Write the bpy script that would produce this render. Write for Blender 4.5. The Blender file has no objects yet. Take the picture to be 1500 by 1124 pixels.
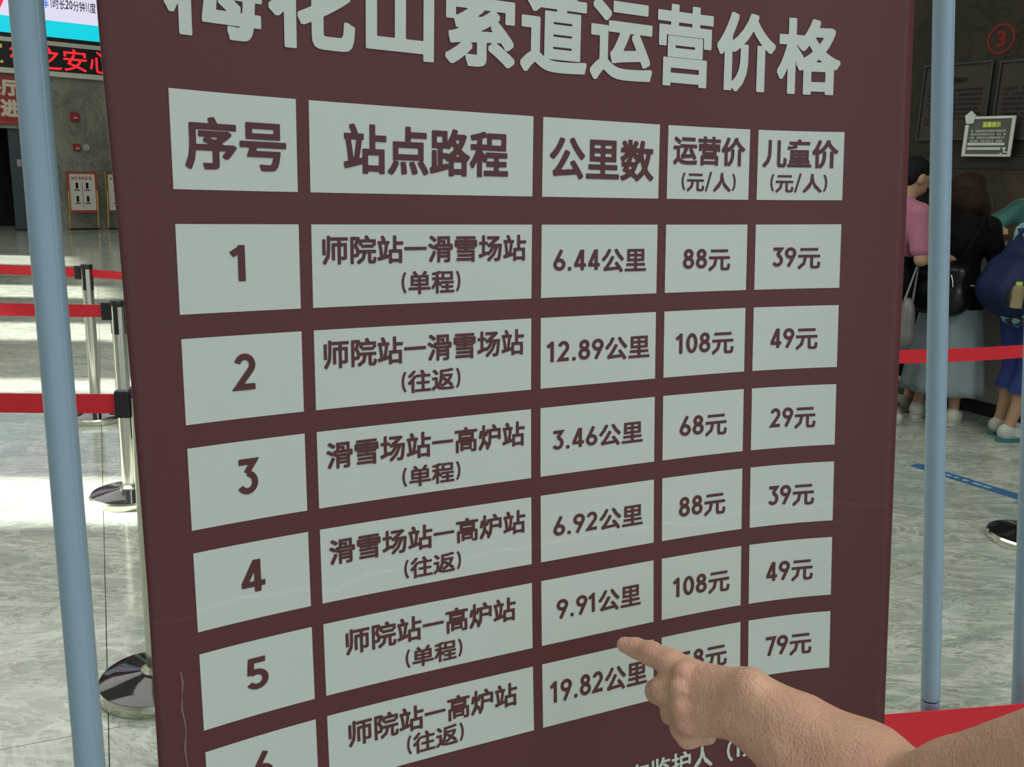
import bpy, bmesh, math, random
import numpy as np
from mathutils import Vector, Matrix

random.seed(7)
SC = bpy.context.scene
COL = SC.collection

# ------------------------------------------------------------------ camera
# camera axes in the world (columns: right, down, forward); 1.6 m above the floor, pitched 13 degrees down
M = np.array([[0.999436, 0.0335810, 0.0],
              [0.00763169, -0.2271337, 0.9738337],
              [0.0327024, -0.9732844, -0.2272619]])
EYE = np.array([0, 0, 1.6])
FPX = 1360.0
cam = bpy.data.cameras.new('camera')
cam.sensor_width = 36
cam.lens = FPX / 1500 * 36
cam.clip_start = 0.05
cam.clip_end = 200
camo = bpy.data.objects.new('camera', cam)
COL.objects.link(camo)
r, d, f = M[:, 0], M[:, 1], M[:, 2]
camo.matrix_world = Matrix([[r[0], -d[0], -f[0], 0], [r[1], -d[1], -f[1], 0], [r[2], -d[2], -f[2], 1.6], [0, 0, 0, 1]])
SC.camera = camo

# ------------------------------------------------------------------ light
SC.view_settings.view_transform = 'Standard'
SC.view_settings.look = 'None'
SC.view_settings.gamma = 1
SC.view_settings.exposure = 0.2
SC.view_settings.use_curve_mapping = False
wd = bpy.data.worlds.new('world')
SC.world = wd
wd.use_nodes = True
wd.node_tree.nodes['Background'].inputs[0].default_value = (0.86, 0.95, 1.0, 1)
wd.node_tree.nodes['Background'].inputs[1].default_value = 0.75
sun = bpy.data.lights.new('sun', 'SUN')
sun.energy = 17.0
sun.angle = 0.03
sun.color = (1.0, 0.97, 0.88)
suno = bpy.data.objects.new('sun', sun)
COL.objects.link(suno)
sdir = Vector((math.cos(math.radians(6)) * math.cos(math.radians(30)), math.sin(math.radians(6)) * math.cos(math.radians(30)), -math.sin(math.radians(30))))
suno.rotation_euler = sdir.to_track_quat('-Z', 'Y').to_euler()


def area(name, loc, size, power, col=(1, 1, 1), tgt=None):
    l = bpy.data.lights.new(name, 'AREA')
    l.shape = 'RECTANGLE'
    l.size, l.size_y = size
    l.energy = power
    l.color = col
    o = bpy.data.objects.new(name, l)
    COL.objects.link(o)
    o.location = loc
    if tgt is not None:
        o.rotation_euler = (Vector(tgt) - Vector(loc)).to_track_quat('-Z', 'Y').to_euler()
    return o


area('hall_fill', (-3.5, 5.0, 6.8), (6, 5), 260, (1.0, 1.0, 0.94))  # unseen lamp added to fill the hall from above
area('hall_fill', (-8, 13, 6.8), (6, 5), 160, (1.0, 1.0, 0.94))  # second added fill, over the far end of the hall
area('office_fill', (4.3, 6.6, 1.75), (0.8, 2.5), 11, (1.0, 0.85, 0.6))  # unseen lamp added to brighten the tan room behind the opening
area('hall_fill', (3.0, 0.0, 6.8), (3, 3), 150, (1.0, 0.97, 0.9))  # added fill high above the near right side


# ------------------------------------------------------------------ materials
def mat(name, col, rough=0.5, metal=0.0, emit=None, estr=1.0, spec=0.5, bump=None, mott=None, sss=0.0):
    """bump = (scale, strength); mott = (scale, other colour, contrast) two-tone mottling."""
    m = bpy.data.materials.new(name)
    m.use_nodes = True
    nt = m.node_tree
    b = nt.nodes['Principled BSDF']
    b.inputs['Base Color'].default_value = (*col, 1)
    b.inputs['Roughness'].default_value = rough
    b.inputs['Metallic'].default_value = metal
    b.inputs['Specular IOR Level'].default_value = spec
    if sss:
        b.inputs['Subsurface Weight'].default_value = sss
        b.inputs['Subsurface Radius'].default_value = (0.012, 0.005, 0.003)
        b.inputs['Subsurface Scale'].default_value = 0.6
    if emit:
        b.inputs['Emission Color'].default_value = (*emit, 1)
        b.inputs['Emission Strength'].default_value = estr
    tc = nt.nodes.new('ShaderNodeTexCoord')
    if mott:
        n = nt.nodes.new('ShaderNodeTexNoise')
        n.inputs['Scale'].default_value = mott[0]
        n.inputs['Detail'].default_value = 6
        nt.links.new(tc.outputs['Object'], n.inputs['Vector'])
        rp = nt.nodes.new('ShaderNodeValToRGB')
        rp.color_ramp.elements[0].position = 0.5 - mott[2]
        rp.color_ramp.elements[1].position = 0.5 + mott[2]
        rp.color_ramp.elements[0].color = (*col, 1)
        rp.color_ramp.elements[1].color = (*mott[1], 1)
        nt.links.new(n.outputs['Fac'], rp.inputs['Fac'])
        nt.links.new(rp.outputs['Color'], b.inputs['Base Color'])
    if bump:
        n = nt.nodes.new('ShaderNodeTexNoise')
        n.inputs['Scale'].default_value = bump[0]
        n.inputs['Detail'].default_value = 4
        nt.links.new(tc.outputs['Object'], n.inputs['Vector'])
        bp = nt.nodes.new('ShaderNodeBump')
        bp.inputs['Strength'].default_value = bump[1]
        bp.inputs['Distance'].default_value = 0.01
        nt.links.new(n.outputs['Fac'], bp.inputs['Height'])
        nt.links.new(bp.outputs['Normal'], b.inputs['Normal'])
    return m


def marble(name, base, dark, vein, scale, rough, vstr=1.0, aniso=(1, 1, 1), spec=0.5):
    m = bpy.data.materials.new(name)
    m.use_nodes = True
    nt = m.node_tree
    L = nt.links
    b = nt.nodes['Principled BSDF']
    b.inputs['Roughness'].default_value = rough
    b.inputs['Specular IOR Level'].default_value = spec
    geo = nt.nodes.new('ShaderNodeNewGeometry')
    mp = nt.nodes.new('ShaderNodeMapping')
    mp.inputs['Rotation'].default_value = (0, 0, math.radians(-18))
    mp.inputs['Scale'].default_value = aniso
    L.new(geo.outputs['Position'], mp.inputs['Vector'])
    def noise(s, dt, dist=0.0, rg=0.6):
        n = nt.nodes.new('ShaderNodeTexNoise')
        n.inputs['Scale'].default_value = s
        n.inputs['Detail'].default_value = dt
        n.inputs['Distortion'].default_value = dist
        n.inputs['Roughness'].default_value = rg
        L.new(mp.outputs['Vector'], n.inputs['Vector'])
        return n.outputs['Fac']
    def ramp(src, stops):
        rp = nt.nodes.new('ShaderNodeValToRGB')
        e = rp.color_ramp.elements
        e[0].position, e[0].color = stops[0][0], (*stops[0][1], 1)
        e[1].position, e[1].color = stops[-1][0], (*stops[-1][1], 1)
        for p, c in stops[1:-1]:
            x = e.new(p)
            x.color = (*c, 1)
        L.new(src, rp.inputs['Fac'])
        return rp.outputs['Color']
    def mix(fac, a, c):
        mx = nt.nodes.new('ShaderNodeMix')
        mx.data_type = 'RGBA'
        if isinstance(fac, float):
            mx.inputs[0].default_value = fac
        else:
            L.new(fac, mx.inputs[0])
        for s, v in ((6, a), (7, c)):
            if isinstance(v, tuple):
                mx.inputs[s].default_value = (*v, 1)
            else:
                L.new(v, mx.inputs[s])
        return mx.outputs[2]
    c0 = ramp(noise(scale, 9, 1.2, 0.62), [(0.32, dark), (0.62, base)])
    # thin light veins: where a distorted noise crosses its middle value
    W, K = (1, 1, 1), (0, 0, 0)
    v1 = ramp(noise(scale * 0.55, 8, 2.2, 0.6), [(0.47, K), (0.495, W), (0.52, K)])
    v2 = ramp(noise(scale * 1.9, 6, 1.4, 0.6), [(0.45, K), (0.49, (0.5, 0.5, 0.5)), (0.53, K)])
    c1 = mix(v1, c0, mix(0.5 * vstr, c0, vein))
    c2 = mix(v2, c1, mix(0.75 * vstr, c1, vein))
    v3 = ramp(noise(scale * 0.9, 7, 2.6, 0.65), [(0.485, K), (0.50, (0.7, 0.7, 0.7)), (0.515, K)])
    c3 = mix(v3, c2, tuple(x * 0.55 for x in dark))
    L.new(c3, b.inputs['Base Color'])
    return m


MT = {}
MT['floor'] = marble('floor_marble', (0.40, 0.45, 0.385), (0.27, 0.315, 0.265), (0.70, 0.73, 0.64), 2.6, 0.13, 1.0, (0.55, 1.5, 1))
MT['grout'] = mat('grout', (0.10, 0.11, 0.10), 0.8)
MT['wall_grey'] = marble('grey_wall_marble', (0.27, 0.275, 0.225), (0.15, 0.155, 0.125), (0.4, 0.4, 0.34), 0.8, 0.25, 0.25)
MT['wall_dark'] = marble('glass_stand_in', (0.028, 0.025, 0.018), (0.018, 0.017, 0.012), (0.040, 0.034, 0.022), 1.2, 0.5, 0.5, spec=0.12)  # opaque stand-in for glass onto a dim room, its dimness in the colour
MT['wall_tan'] = marble('tan_stone', (0.12, 0.085, 0.045), (0.085, 0.06, 0.03), (0.05, 0.035, 0.02), 1.0, 0.4, 0.9)
MT['beam'] = mat('dark_beam', (0.026, 0.025, 0.020), 0.5, spec=0.15)
MT['white_wall'] = mat('hall_plaster', (0.5, 0.5, 0.46), 0.8)
MT['ceiling'] = mat('ceiling_plaster', (0.55, 0.56, 0.52), 0.85)
MT['steel'] = mat('polished_steel', (0.72, 0.70, 0.62), 0.16, 1.0, bump=(30, 0.02))
MT['black_gloss'] = mat('black_gloss', (0.012, 0.012, 0.014), 0.06)
MT['black'] = mat('black_plastic', (0.015, 0.015, 0.016), 0.4)
MT['belt'] = mat('red_belt', (0.72, 0.014, 0.030), 0.55, bump=(300, 0.15))
MT['pole'] = mat('blue_grey_paint', (0.27, 0.38, 0.47), 0.33, bump=(60, 0.03))
MT['poster_white'] = mat('poster_white', (0.8, 0.8, 0.78), 0.5)
MT['ink'] = mat('maroon_ink', (0.100, 0.031, 0.033), 0.42, spec=0.35)
MT['black_cloth'] = mat('black_cloth', (0.005, 0.005, 0.006), 0.85, spec=0.1, bump=(40, 0.4))
MT['hair_dark'] = mat('dark_brown_hair', (0.014, 0.008, 0.005), 0.6, spec=0.15, bump=(70, 0.8), mott=(14, (0.026, 0.013, 0.007), 0.12))
MT['hair_black'] = mat('black_hair', (0.007, 0.006, 0.006), 0.6, spec=0.15, bump=(90, 0.8))
MT['skirt'] = mat('pale_blue_grey_cloth', (0.23, 0.28, 0.29), 0.85, bump=(25, 0.5))
MT['pink'] = mat('pink_cloth', (0.36, 0.13, 0.19), 0.85, bump=(25, 0.5))
MT['teal'] = mat('teal_cloth', (0.14, 0.42, 0.42), 0.85, bump=(25, 0.5))
MT['teal_pat'] = mat('patterned_teal_cloth', (0.02, 0.03, 0.06), 0.85, mott=(26, (0.25, 0.48, 0.52), 0.02))
MT['navy'] = mat('navy_nylon', (0.008, 0.014, 0.060), 0.6, spec=0.25, bump=(30, 0.5))
MT['blue'] = mat('royal_blue_cloth', (0.012, 0.028, 0.15), 0.85, bump=(25, 0.5))
MT['shoe_white'] = mat('white_shoe', (0.55, 0.54, 0.46), 0.6)
MT['shoe_beige'] = mat('beige_shoe', (0.16, 0.14, 0.10), 0.7)
MT['shoe_grey'] = mat('pale_grey_shoe', (0.42, 0.45, 0.40), 0.7)
MT['sole_teal'] = mat('teal_sole', (0.03, 0.16, 0.18), 0.6)
MT['gold'] = mat('gold_metal', (0.62, 0.40, 0.12), 0.22, 1.0)
MT['red_frame'] = mat('red_frame', (0.35, 0.05, 0.03), 0.4)
MT['paper'] = mat('paper', (0.62, 0.58, 0.52), 0.6)
MT['counter'] = mat('counter_panel', (0.29, 0.28, 0.235), 0.35, mott=(1.5, (0.22, 0.215, 0.185), 0.2))
MT['counter_top'] = mat('counter_top', (0.20, 0.19, 0.16), 0.25)
MT['notice'] = mat('dim_notice_sheet', (0.040, 0.034, 0.027), 0.5, spec=0.15)
MT['notice_ink'] = mat('notice_ink', (0.013, 0.011, 0.010), 0.6, spec=0.1)
MT['red_decal'] = mat('red_decal', (0.16, 0.018, 0.015), 0.6, spec=0.1)
MT['sticker_white'] = mat('sticker_white', (0.50, 0.52, 0.47), 0.6)
MT['sticker_dark'] = mat('sticker_dark', (0.065, 0.072, 0.06), 0.6)
MT['yellow'] = mat('yellow_print', (0.55, 0.60, 0.08), 0.6)
MT['blue_tape'] = mat('blue_tape', (0.035, 0.13, 0.27), 0.5)
MT['tape_ink'] = mat('tape_ink', (0.25, 0.42, 0.55), 0.5)
MT['frame_beige'] = mat('beige_trim', (0.62, 0.62, 0.52), 0.5)
MT['banner_red'] = mat('banner_red', (0.30, 0.035, 0.032), 0.6)
MT['cream'] = mat('cream_print', (0.62, 0.54, 0.45), 0.6)
MT['alarm_red'] = mat('alarm_red', (0.28, 0.02, 0.02), 0.5)
MT['alarm_white'] = mat('alarm_white', (0.35, 0.34, 0.30), 0.5)
MT['door_blue'] = mat('blue_grey_door', (0.045, 0.062, 0.075), 0.5)
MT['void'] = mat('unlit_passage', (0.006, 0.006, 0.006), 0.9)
MT['screen_pale'] = mat('screen_pale', (0.02, 0.02, 0.02), 0.4, emit=(0.68, 0.66, 0.82), estr=0.95)
MT['screen_cyan'] = mat('screen_cyan', (0.02, 0.02, 0.02), 0.4, emit=(0.0, 0.56, 0.66), estr=1.0)
MT['screen_ink'] = mat('screen_black', (0.01, 0.01, 0.012), 0.4)
MT['screen_red'] = mat('screen_red', (0.02, 0, 0), 0.4, emit=(0.8, 0.02, 0.06), estr=1.0)
MT['screen_blue'] = mat('screen_blue', (0, 0, 0.02), 0.4, emit=(0.08, 0.2, 0.7), estr=1.0)
MT['led_red'] = mat('led_red', (0.02, 0, 0), 0.4, emit=(0.85, 0.02, 0.03), estr=1.1)
MT['led_yellow'] = mat('led_yellow', (0.02, 0.02, 0), 0.4, emit=(0.6, 0.5, 0.12), estr=0.8)
MT['glass_bottle'] = mat('bottle_plastic', (0.25, 0.20, 0.10), 0.2)
MT['lime'] = mat('lime_cap', (0.35, 0.6, 0.08), 0.5)
MT['plastic_bag'] = mat('translucent_bag', (0.13, 0.13, 0.125), 0.4, bump=(20, 0.6))


FAX = M @ np.array([-0.0275, -0.0075, 0.0225]) / 0.0363


def skin_mat(name, base, blotch, sss, detail):
    m = mat(name, base, 0.5, sss=sss)
    nt = m.node_tree
    L = nt.links
    b = nt.nodes['Principled BSDF']
    geo = nt.nodes.new('ShaderNodeNewGeometry')
    def noise(s, dt):
        n = nt.nodes.new('ShaderNodeTexNoise')
        n.inputs['Scale'].default_value = s
        n.inputs['Detail'].default_value = dt
        L.new(geo.outputs['Position'], n.inputs['Vector'])
        return n.outputs['Fac']
    rp = nt.nodes.new('ShaderNodeValToRGB')
    rp.color_ramp.elements[0].position = 0.38
    rp.color_ramp.elements[1].position = 0.66
    rp.color_ramp.elements[0].color = (*base, 1)
    rp.color_ramp.elements[1].color = (*blotch, 1)
    L.new(noise(38 if detail else 10, 4), rp.inputs['Fac'])
    out = rp.outputs['Color']
    if detail:
        sp = nt.nodes.new('ShaderNodeValToRGB')
        sp.color_ramp.elements[0].position = 0.70
        sp.color_ramp.elements[1].position = 0.76
        L.new(noise(230, 2), sp.inputs['Fac'])
        mx = nt.nodes.new('ShaderNodeMix')
        mx.data_type = 'RGBA'
        L.new(sp.outputs['Color'], mx.inputs[0])
        L.new(out, mx.inputs[6])
        mx.inputs[7].default_value = (base[0] * 0.55, base[1] * 0.42, base[2] * 0.42, 1)
        out = mx.outputs[2]
        # fine skin relief: cells and folds
        vo = nt.nodes.new('ShaderNodeTexVoronoi')
        vo.inputs['Scale'].default_value = 420
        L.new(geo.outputs['Position'], vo.inputs['Vector'])
        ad = nt.nodes.new('ShaderNodeMath')
        ad.operation = 'MULTIPLY_ADD'
        L.new(noise(120, 5), ad.inputs[0])
        ad.inputs[1].default_value = 2.2
        L.new(vo.outputs['Distance'], ad.inputs[2])
        fa = nt.nodes.new('ShaderNodeAttribute'); fa.attribute_name = 'flush'
        fm = nt.nodes.new('ShaderNodeMath'); fm.operation = 'MULTIPLY'; L.new(fa.outputs['Fac'], fm.inputs[0]); fm.inputs[1].default_value = 0.55
        m2 = nt.nodes.new('ShaderNodeMix'); m2.data_type = 'RGBA'
        L.new(fm.outputs[0], m2.inputs[0]); L.new(out, m2.inputs[6]); m2.inputs[7].default_value = (0.66, 0.32, 0.24, 1)
        out = m2.outputs[2]
        wa = nt.nodes.new('ShaderNodeAttribute'); wa.attribute_name = 'wrinkle'
        dt = nt.nodes.new('ShaderNodeVectorMath'); dt.operation = 'DOT_PRODUCT'
        L.new(geo.outputs['Position'], dt.inputs[0]); dt.inputs[1].default_value = tuple(FAX)
        nz = nt.nodes.new('ShaderNodeMath'); nz.operation = 'MULTIPLY_ADD'; L.new(noise(260, 2), nz.inputs[0]); nz.inputs[1].default_value = 0.004; L.new(dt.outputs['Value'], nz.inputs[2])
        mu = nt.nodes.new('ShaderNodeMath'); mu.operation = 'MULTIPLY'; L.new(nz.outputs[0], mu.inputs[0]); mu.inputs[1].default_value = 2600
        si = nt.nodes.new('ShaderNodeMath'); si.operation = 'SINE'; L.new(mu.outputs[0], si.inputs[0])
        wm = nt.nodes.new('ShaderNodeMath'); wm.operation = 'MULTIPLY'; L.new(si.outputs[0], wm.inputs[0]); L.new(wa.outputs['Fac'], wm.inputs[1])
        a2 = nt.nodes.new('ShaderNodeMath'); a2.operation = 'MULTIPLY_ADD'; L.new(wm.outputs[0], a2.inputs[0]); a2.inputs[1].default_value = 1.1; L.new(ad.outputs[0], a2.inputs[2])
        a3 = nt.nodes.new('ShaderNodeMath'); a3.operation = 'MULTIPLY_ADD'; L.new(noise(55, 3), a3.inputs[0]); a3.inputs[1].default_value = 3.0; L.new(a2.outputs[0], a3.inputs[2])
        ad = a3
        bp = nt.nodes.new('ShaderNodeBump')
        bp.inputs['Strength'].default_value = 0.6
        bp.inputs['Distance'].default_value = 0.0012
        L.new(ad.outputs[0], bp.inputs['Height'])
        L.new(bp.outputs['Normal'], b.inputs['Normal'])
    L.new(out, b.inputs['Base Color'])
    return m


MT['skin_hand'] = skin_mat('weathered_skin', (0.78, 0.475, 0.315), (0.78, 0.43, 0.315), 0.12, True)
MT['skin'] = skin_mat('skin', (0.34, 0.20, 0.12), (0.38, 0.21, 0.13), 0.0, False)


def poster_mat(name, col, rough, crease):
    m = mat(name, col, rough, spec=0.35)
    nt = m.node_tree
    L = nt.links
    b = nt.nodes['Principled BSDF']
    uv = nt.nodes.new('ShaderNodeUVMap')
    uv.uv_map = 'UVMap'
    sep = nt.nodes.new('ShaderNodeSeparateXYZ')
    L.new(uv.outputs['UV'], sep.inputs[0])
    n = nt.nodes.new('ShaderNodeTexNoise')
    n.inputs['Scale'].default_value = 9
    n.inputs['Detail'].default_value = 3
    mp = nt.nodes.new('ShaderNodeMapping')
    mp.inputs['Scale'].default_value = (1, 0, 0)
    L.new(uv.outputs['UV'], mp.inputs['Vector'])
    L.new(mp.outputs['Vector'], n.inputs['Vector'])
    # crease: a thin fold across the sheet whose height wanders with U
    a = nt.nodes.new('ShaderNodeMath'); a.operation = 'MULTIPLY_ADD'
    L.new(n.outputs['Fac'], a.inputs[0]); a.inputs[1].default_value = -0.05; L.new(sep.outputs['Y'], a.inputs[2])
    s = nt.nodes.new('ShaderNodeMapRange'); s.interpolation_type = 'SMOOTHSTEP'
    s.inputs['From Min'].default_value = 0.085 ; s.inputs['From Max'].default_value = 0.0905
    L.new(a.outputs[0], s.inputs['Value'])
    n2 = nt.nodes.new('ShaderNodeTexNoise'); n2.inputs['Scale'].default_value = 3.5
    L.new(uv.outputs['UV'], n2.inputs['Vector'])
    ad = nt.nodes.new('ShaderNodeMath'); ad.operation = 'MULTIPLY_ADD'
    L.new(n2.outputs['Fac'], ad.inputs[0]); ad.inputs[1].default_value = 6.0; L.new(s.outputs['Result'], ad.inputs[2])
    bp = nt.nodes.new('ShaderNodeBump')
    bp.inputs['Strength'].default_value = 0.35
    bp.inputs['Distance'].default_value = crease
    L.new(ad.outputs[0], bp.inputs['Height'])
    L.new(bp.outputs['Normal'], b.inputs['Normal'])
    return m


MT['sheet'] = poster_mat('maroon_print', (0.108, 0.031, 0.033), 0.42, 0.0012)
MT['cell'] = poster_mat('pale_print', (0.58, 0.635, 0.575), 0.45, 0.0012)


# ------------------------------------------------------------------ object helpers
def tag(o, label=None, cat=None, group=None, kind=None):
    if label: o['label'] = label
    if cat: o['category'] = cat
    if group: o['group'] = group
    if kind: o['kind'] = kind
    return o


def empty(name, loc, label=None, cat=None, group=None, kind=None):
    o = bpy.data.objects.new(name, None)
    COL.objects.link(o)
    o.location = loc
    o.empty_display_size = 0.1
    return tag(o, label, cat, group, kind)


def link(name, me, parent=None, smooth=False):
    o = bpy.data.objects.new(name, me)
    COL.objects.link(o)
    if parent is not None:
        o.parent = parent
        # meshes are written in world coordinates: undo the parents' own offsets
        l = Vector((0, 0, 0))
        p = parent
        while p is not None:
            l += p.location
            p = p.parent
        o.location = -l
    if smooth:
        me.polygons.foreach_set('use_smooth', [True] * len(me.polygons))
    return o


def mesh(name, vs, fs, m, parent=None, smooth=False, uvs=None):
    me = bpy.data.meshes.new(name)
    me.from_pydata([tuple(map(float, v)) for v in vs], [], [tuple(map(int, x)) for x in fs])
    ms = m if isinstance(m, (list, tuple)) else [m]
    for x in ms:
        me.materials.append(x)
    if uvs is not None:
        lay = me.uv_layers.new(name='UVMap')
        idx = np.zeros(len(me.loops), np.int32)
        me.loops.foreach_get('vertex_index', idx)
        lay.data.foreach_set('uv', np.asarray(uvs, np.float32)[idx].ravel())
    me.update()
    return link(name, me, parent, smooth)


class Geo:
    """collects boxes, tubes and lathes in world coordinates; build() links them as one mesh"""
    def __init__(self):
        self.v, self.f = [], []

    def add(self, vs, fs):
        n = len(self.v)
        self.v += [tuple(map(float, v)) for v in vs]
        self.f += [tuple(i + n for i in x) for x in fs]
        return self

    def box(self, o, ax, ay, az, x, y, z, bev=0.0):
        """box in the frame (o; ax, ay, az) over the ranges x, y, z, with its edges chamfered by bev"""
        o, ax, ay, az = (np.array(q, float) for q in (o, ax, ay, az))
        bm = bmesh.new()
        vs = [bm.verts.new(tuple(o + ax * x[i] + ay * y[j] + az * z[k])) for k in (0, 1) for j in (0, 1) for i in (0, 1)]
        for q in ((0, 2, 3, 1), (4, 5, 7, 6), (0, 1, 5, 4), (2, 6, 7, 3), (0, 4, 6, 2), (1, 3, 7, 5)):
            bm.faces.new([vs[i] for i in q])
        bmesh.ops.recalc_face_normals(bm, faces=bm.faces)
        if bev:
            bmesh.ops.bevel(bm, geom=list(bm.edges), offset=bev, segments=2, profile=0.6, affect='EDGES')
        bm.verts.index_update()
        self.add([v.co for v in bm.verts], [[v.index for v in fc.verts] for fc in bm.faces])
        bm.free()
        return self

    def wbox(self, c, s, rz=0.0, bev=0.0):
        """axis box with its centre c, size s, turned rz about Z"""
        a = (math.cos(rz), math.sin(rz), 0)
        b = (-math.sin(rz), math.cos(rz), 0)
        return self.box(c, a, b, (0, 0, 1), (-s[0] / 2, s[0] / 2), (-s[1] / 2, s[1] / 2), (-s[2] / 2, s[2] / 2), bev)

    def tube(self, pts, rad, n=16, cap=True):
        pts = [np.array(p, float) for p in pts]
        rad = rad if isinstance(rad, (list, tuple)) else [rad] * len(pts)
        base = len(self.v)
        up = None
        for i, p in enumerate(pts):
            t = pts[min(i + 1, len(pts) - 1)] - pts[max(i - 1, 0)]
            t /= np.linalg.norm(t)
            if up is None:
                up = np.array([0, 0, 1.0]) if abs(t[2]) < 0.9 else np.array([1.0, 0, 0])
            a = up - t * (up @ t)
            a /= np.linalg.norm(a)
            up = a
            b = np.cross(t, a)
            for k in range(n):
                w = 2 * math.pi * k / n
                self.v.append(tuple(p + (a * math.cos(w) + b * math.sin(w)) * rad[i]))
        for i in range(len(pts) - 1):
            for k in range(n):
                a0 = base + i * n + k
                a1 = base + i * n + (k + 1) % n
                self.f.append((a0, a1, a1 + n, a0 + n))
        if cap:
            self.f.append(tuple(base + k for k in reversed(range(n))))
            self.f.append(tuple(base + (len(pts) - 1) * n + k for k in range(n)))
        return self

    def lathe(self, c, prof, n=48):
        """profile of (radius, z) turned about the vertical through c"""
        base = len(self.v)
        for r_, z in prof:
            for k in range(n):
                w = 2 * math.pi * k / n
                self.v.append((c[0] + r_ * math.cos(w), c[1] + r_ * math.sin(w), c[2] + z))
        for i in range(len(prof) - 1):
            for k in range(n):
                a0 = base + i * n + k
                a1 = base + i * n + (k + 1) % n
                self.f.append((a0, a1, a1 + n, a0 + n))
        self.f.append(tuple(base + k for k in reversed(range(n))))
        self.f.append(tuple(base + (len(prof) - 1) * n + k for k in range(n)))
        return self

    def build(self, name, m, parent=None, smooth=False):
        o = mesh(name, self.v, self.f, m, parent)
        if smooth:
            me = o.data
            me.polygons.foreach_set('use_smooth', [True] * len(me.polygons))
            me.set_sharp_from_angle(angle=math.radians(38))
        return o


def at(px, py, depth):
    """world point seen at (px, py) of the 1500 x 1124 frame at this depth along the view axis"""
    return M @ np.array([(px - 750) / FPX * depth, (py - 562) / FPX * depth, depth]) + EYE


def at_z(px, py, z):
    dd = M @ np.array([(px - 750) / FPX, (py - 562) / FPX, 1])
    return EYE + dd * ((z - EYE[2]) / dd[2])


# ------------------------------------------------------------------ lettering
_glyphs = {}


def glyph(ch, res):
    key = (ch, res)
    if key not in _glyphs:
        cu = bpy.data.curves.new('glyph', 'FONT')
        cu.body = ch
        cu.size = 1
        cu.resolution_u = res
        o = bpy.data.objects.new('glyph', cu)
        COL.objects.link(o)
        dg = bpy.context.evaluated_depsgraph_get()
        me = o.evaluated_get(dg).to_mesh()
        vs = [(v.co.x, v.co.y) for v in me.vertices]
        fs = [tuple(p.vertices) for p in me.polygons]
        o.evaluated_get(dg).to_mesh_clear()
        bpy.data.objects.remove(o)
        bpy.data.curves.remove(cu)
        _glyphs[key] = (vs, fs)
    return _glyphs[key]


def arc(cx, cy, rx, ry, a0, a1, n=14):
    return [(cx + rx * math.cos(math.radians(a0 + (a1 - a0) * i / n)), cy + ry * math.sin(math.radians(a0 + (a1 - a0) * i / n))) for i in range(n + 1)]


SIX = [[(0.42, 1.0), (0.135, 0.45)], arc(0.31, 0.30, 0.225, 0.215, 0, 360, 26)]
STROKES = {
    '0': (0.62, [arc(0.31, 0.5, 0.22, 0.415, 0, 360, 28)]),
    '1': (0.44, [[(0.0, 0.74), (0.22, 0.90), (0.25, 0.90)], [(0.24, 1.0), (0.24, 0.0)]]),
    '2': (0.62, [arc(0.29, 0.69, 0.205, 0.225, 165, -32) + [(0.085, 0.085), (0.1, 0.085)], [(0.04, 0.085), (0.56, 0.085)]]),
    '3': (0.60, [[(0.06, 0.915), (0.49, 0.915), (0.27, 0.60)], arc(0.28, 0.335, 0.225, 0.25, 88, -150, 20)]),
    '4': (0.64, [[(0.40, 0.97), (0.085, 0.27)], [(0.02, 0.25), (0.62, 0.25)], [(0.43, 1.0), (0.43, 0.0)]]),
    '5': (0.60, [[(0.53, 0.915), (0.15, 0.915), (0.12, 0.47)], arc(0.29, 0.32, 0.23, 0.235, 132, -150, 20)]),
    '6': (0.62, SIX),
    '7': (0.56, [[(0.02, 0.915), (0.50, 0.915), (0.19, 0.0)]]),
    '8': (0.62, [arc(0.31, 0.735, 0.18, 0.18, 0, 360, 24), arc(0.31, 0.295, 0.22, 0.215, 0, 360, 26)]),
    '9': (0.62, [[(0.62 - x, 1 - y) for x, y in s] for s in SIX]),
    '.': (0.26, [[(0.12, 0.0), (0.12, 0.17)]]),
    '(': (0.34, [arc(0.50, 0.47, 0.36, 0.66, 128, 232, 10)]),
    ')': (0.34, [arc(-0.14, 0.47, 0.36, 0.66, 52, -52, 10)]),
    '/': (0.48, [[(0.40, 1.08), (0.06, -0.12)]]),
    '—': (1.05, [[(0.0, 0.48), (1.05, 0.48)]]),
}


def stroke(pts, w):
    P = [np.array(p, float) for p in pts]
    closed = len(P) > 3 and np.linalg.norm(P[0] - P[-1]) < 1e-6
    vs = []
    n = len(P)
    for i in range(n):
        a = P[i] - P[i - 1] if i > 0 else (P[-1] - P[-2] if closed else P[1] - P[0])
        b = P[i + 1] - P[i] if i < n - 1 else (P[1] - P[0] if closed else P[-1] - P[-2])
        a = a / np.linalg.norm(a)
        b = b / np.linalg.norm(b)
        na, nb = np.array([-a[1], a[0]]), np.array([-b[1], b[0]])
        m = na + nb
        m /= max(np.linalg.norm(m), 1e-6)
        k = w / 2 / max(m @ na, 0.35)
        vs += [P[i] + m * k, P[i] - m * k]
    return vs, [(2 * i, 2 * i + 1, 2 * i + 3, 2 * i + 2) for i in range(n - 1)]


_shape = {}


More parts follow.
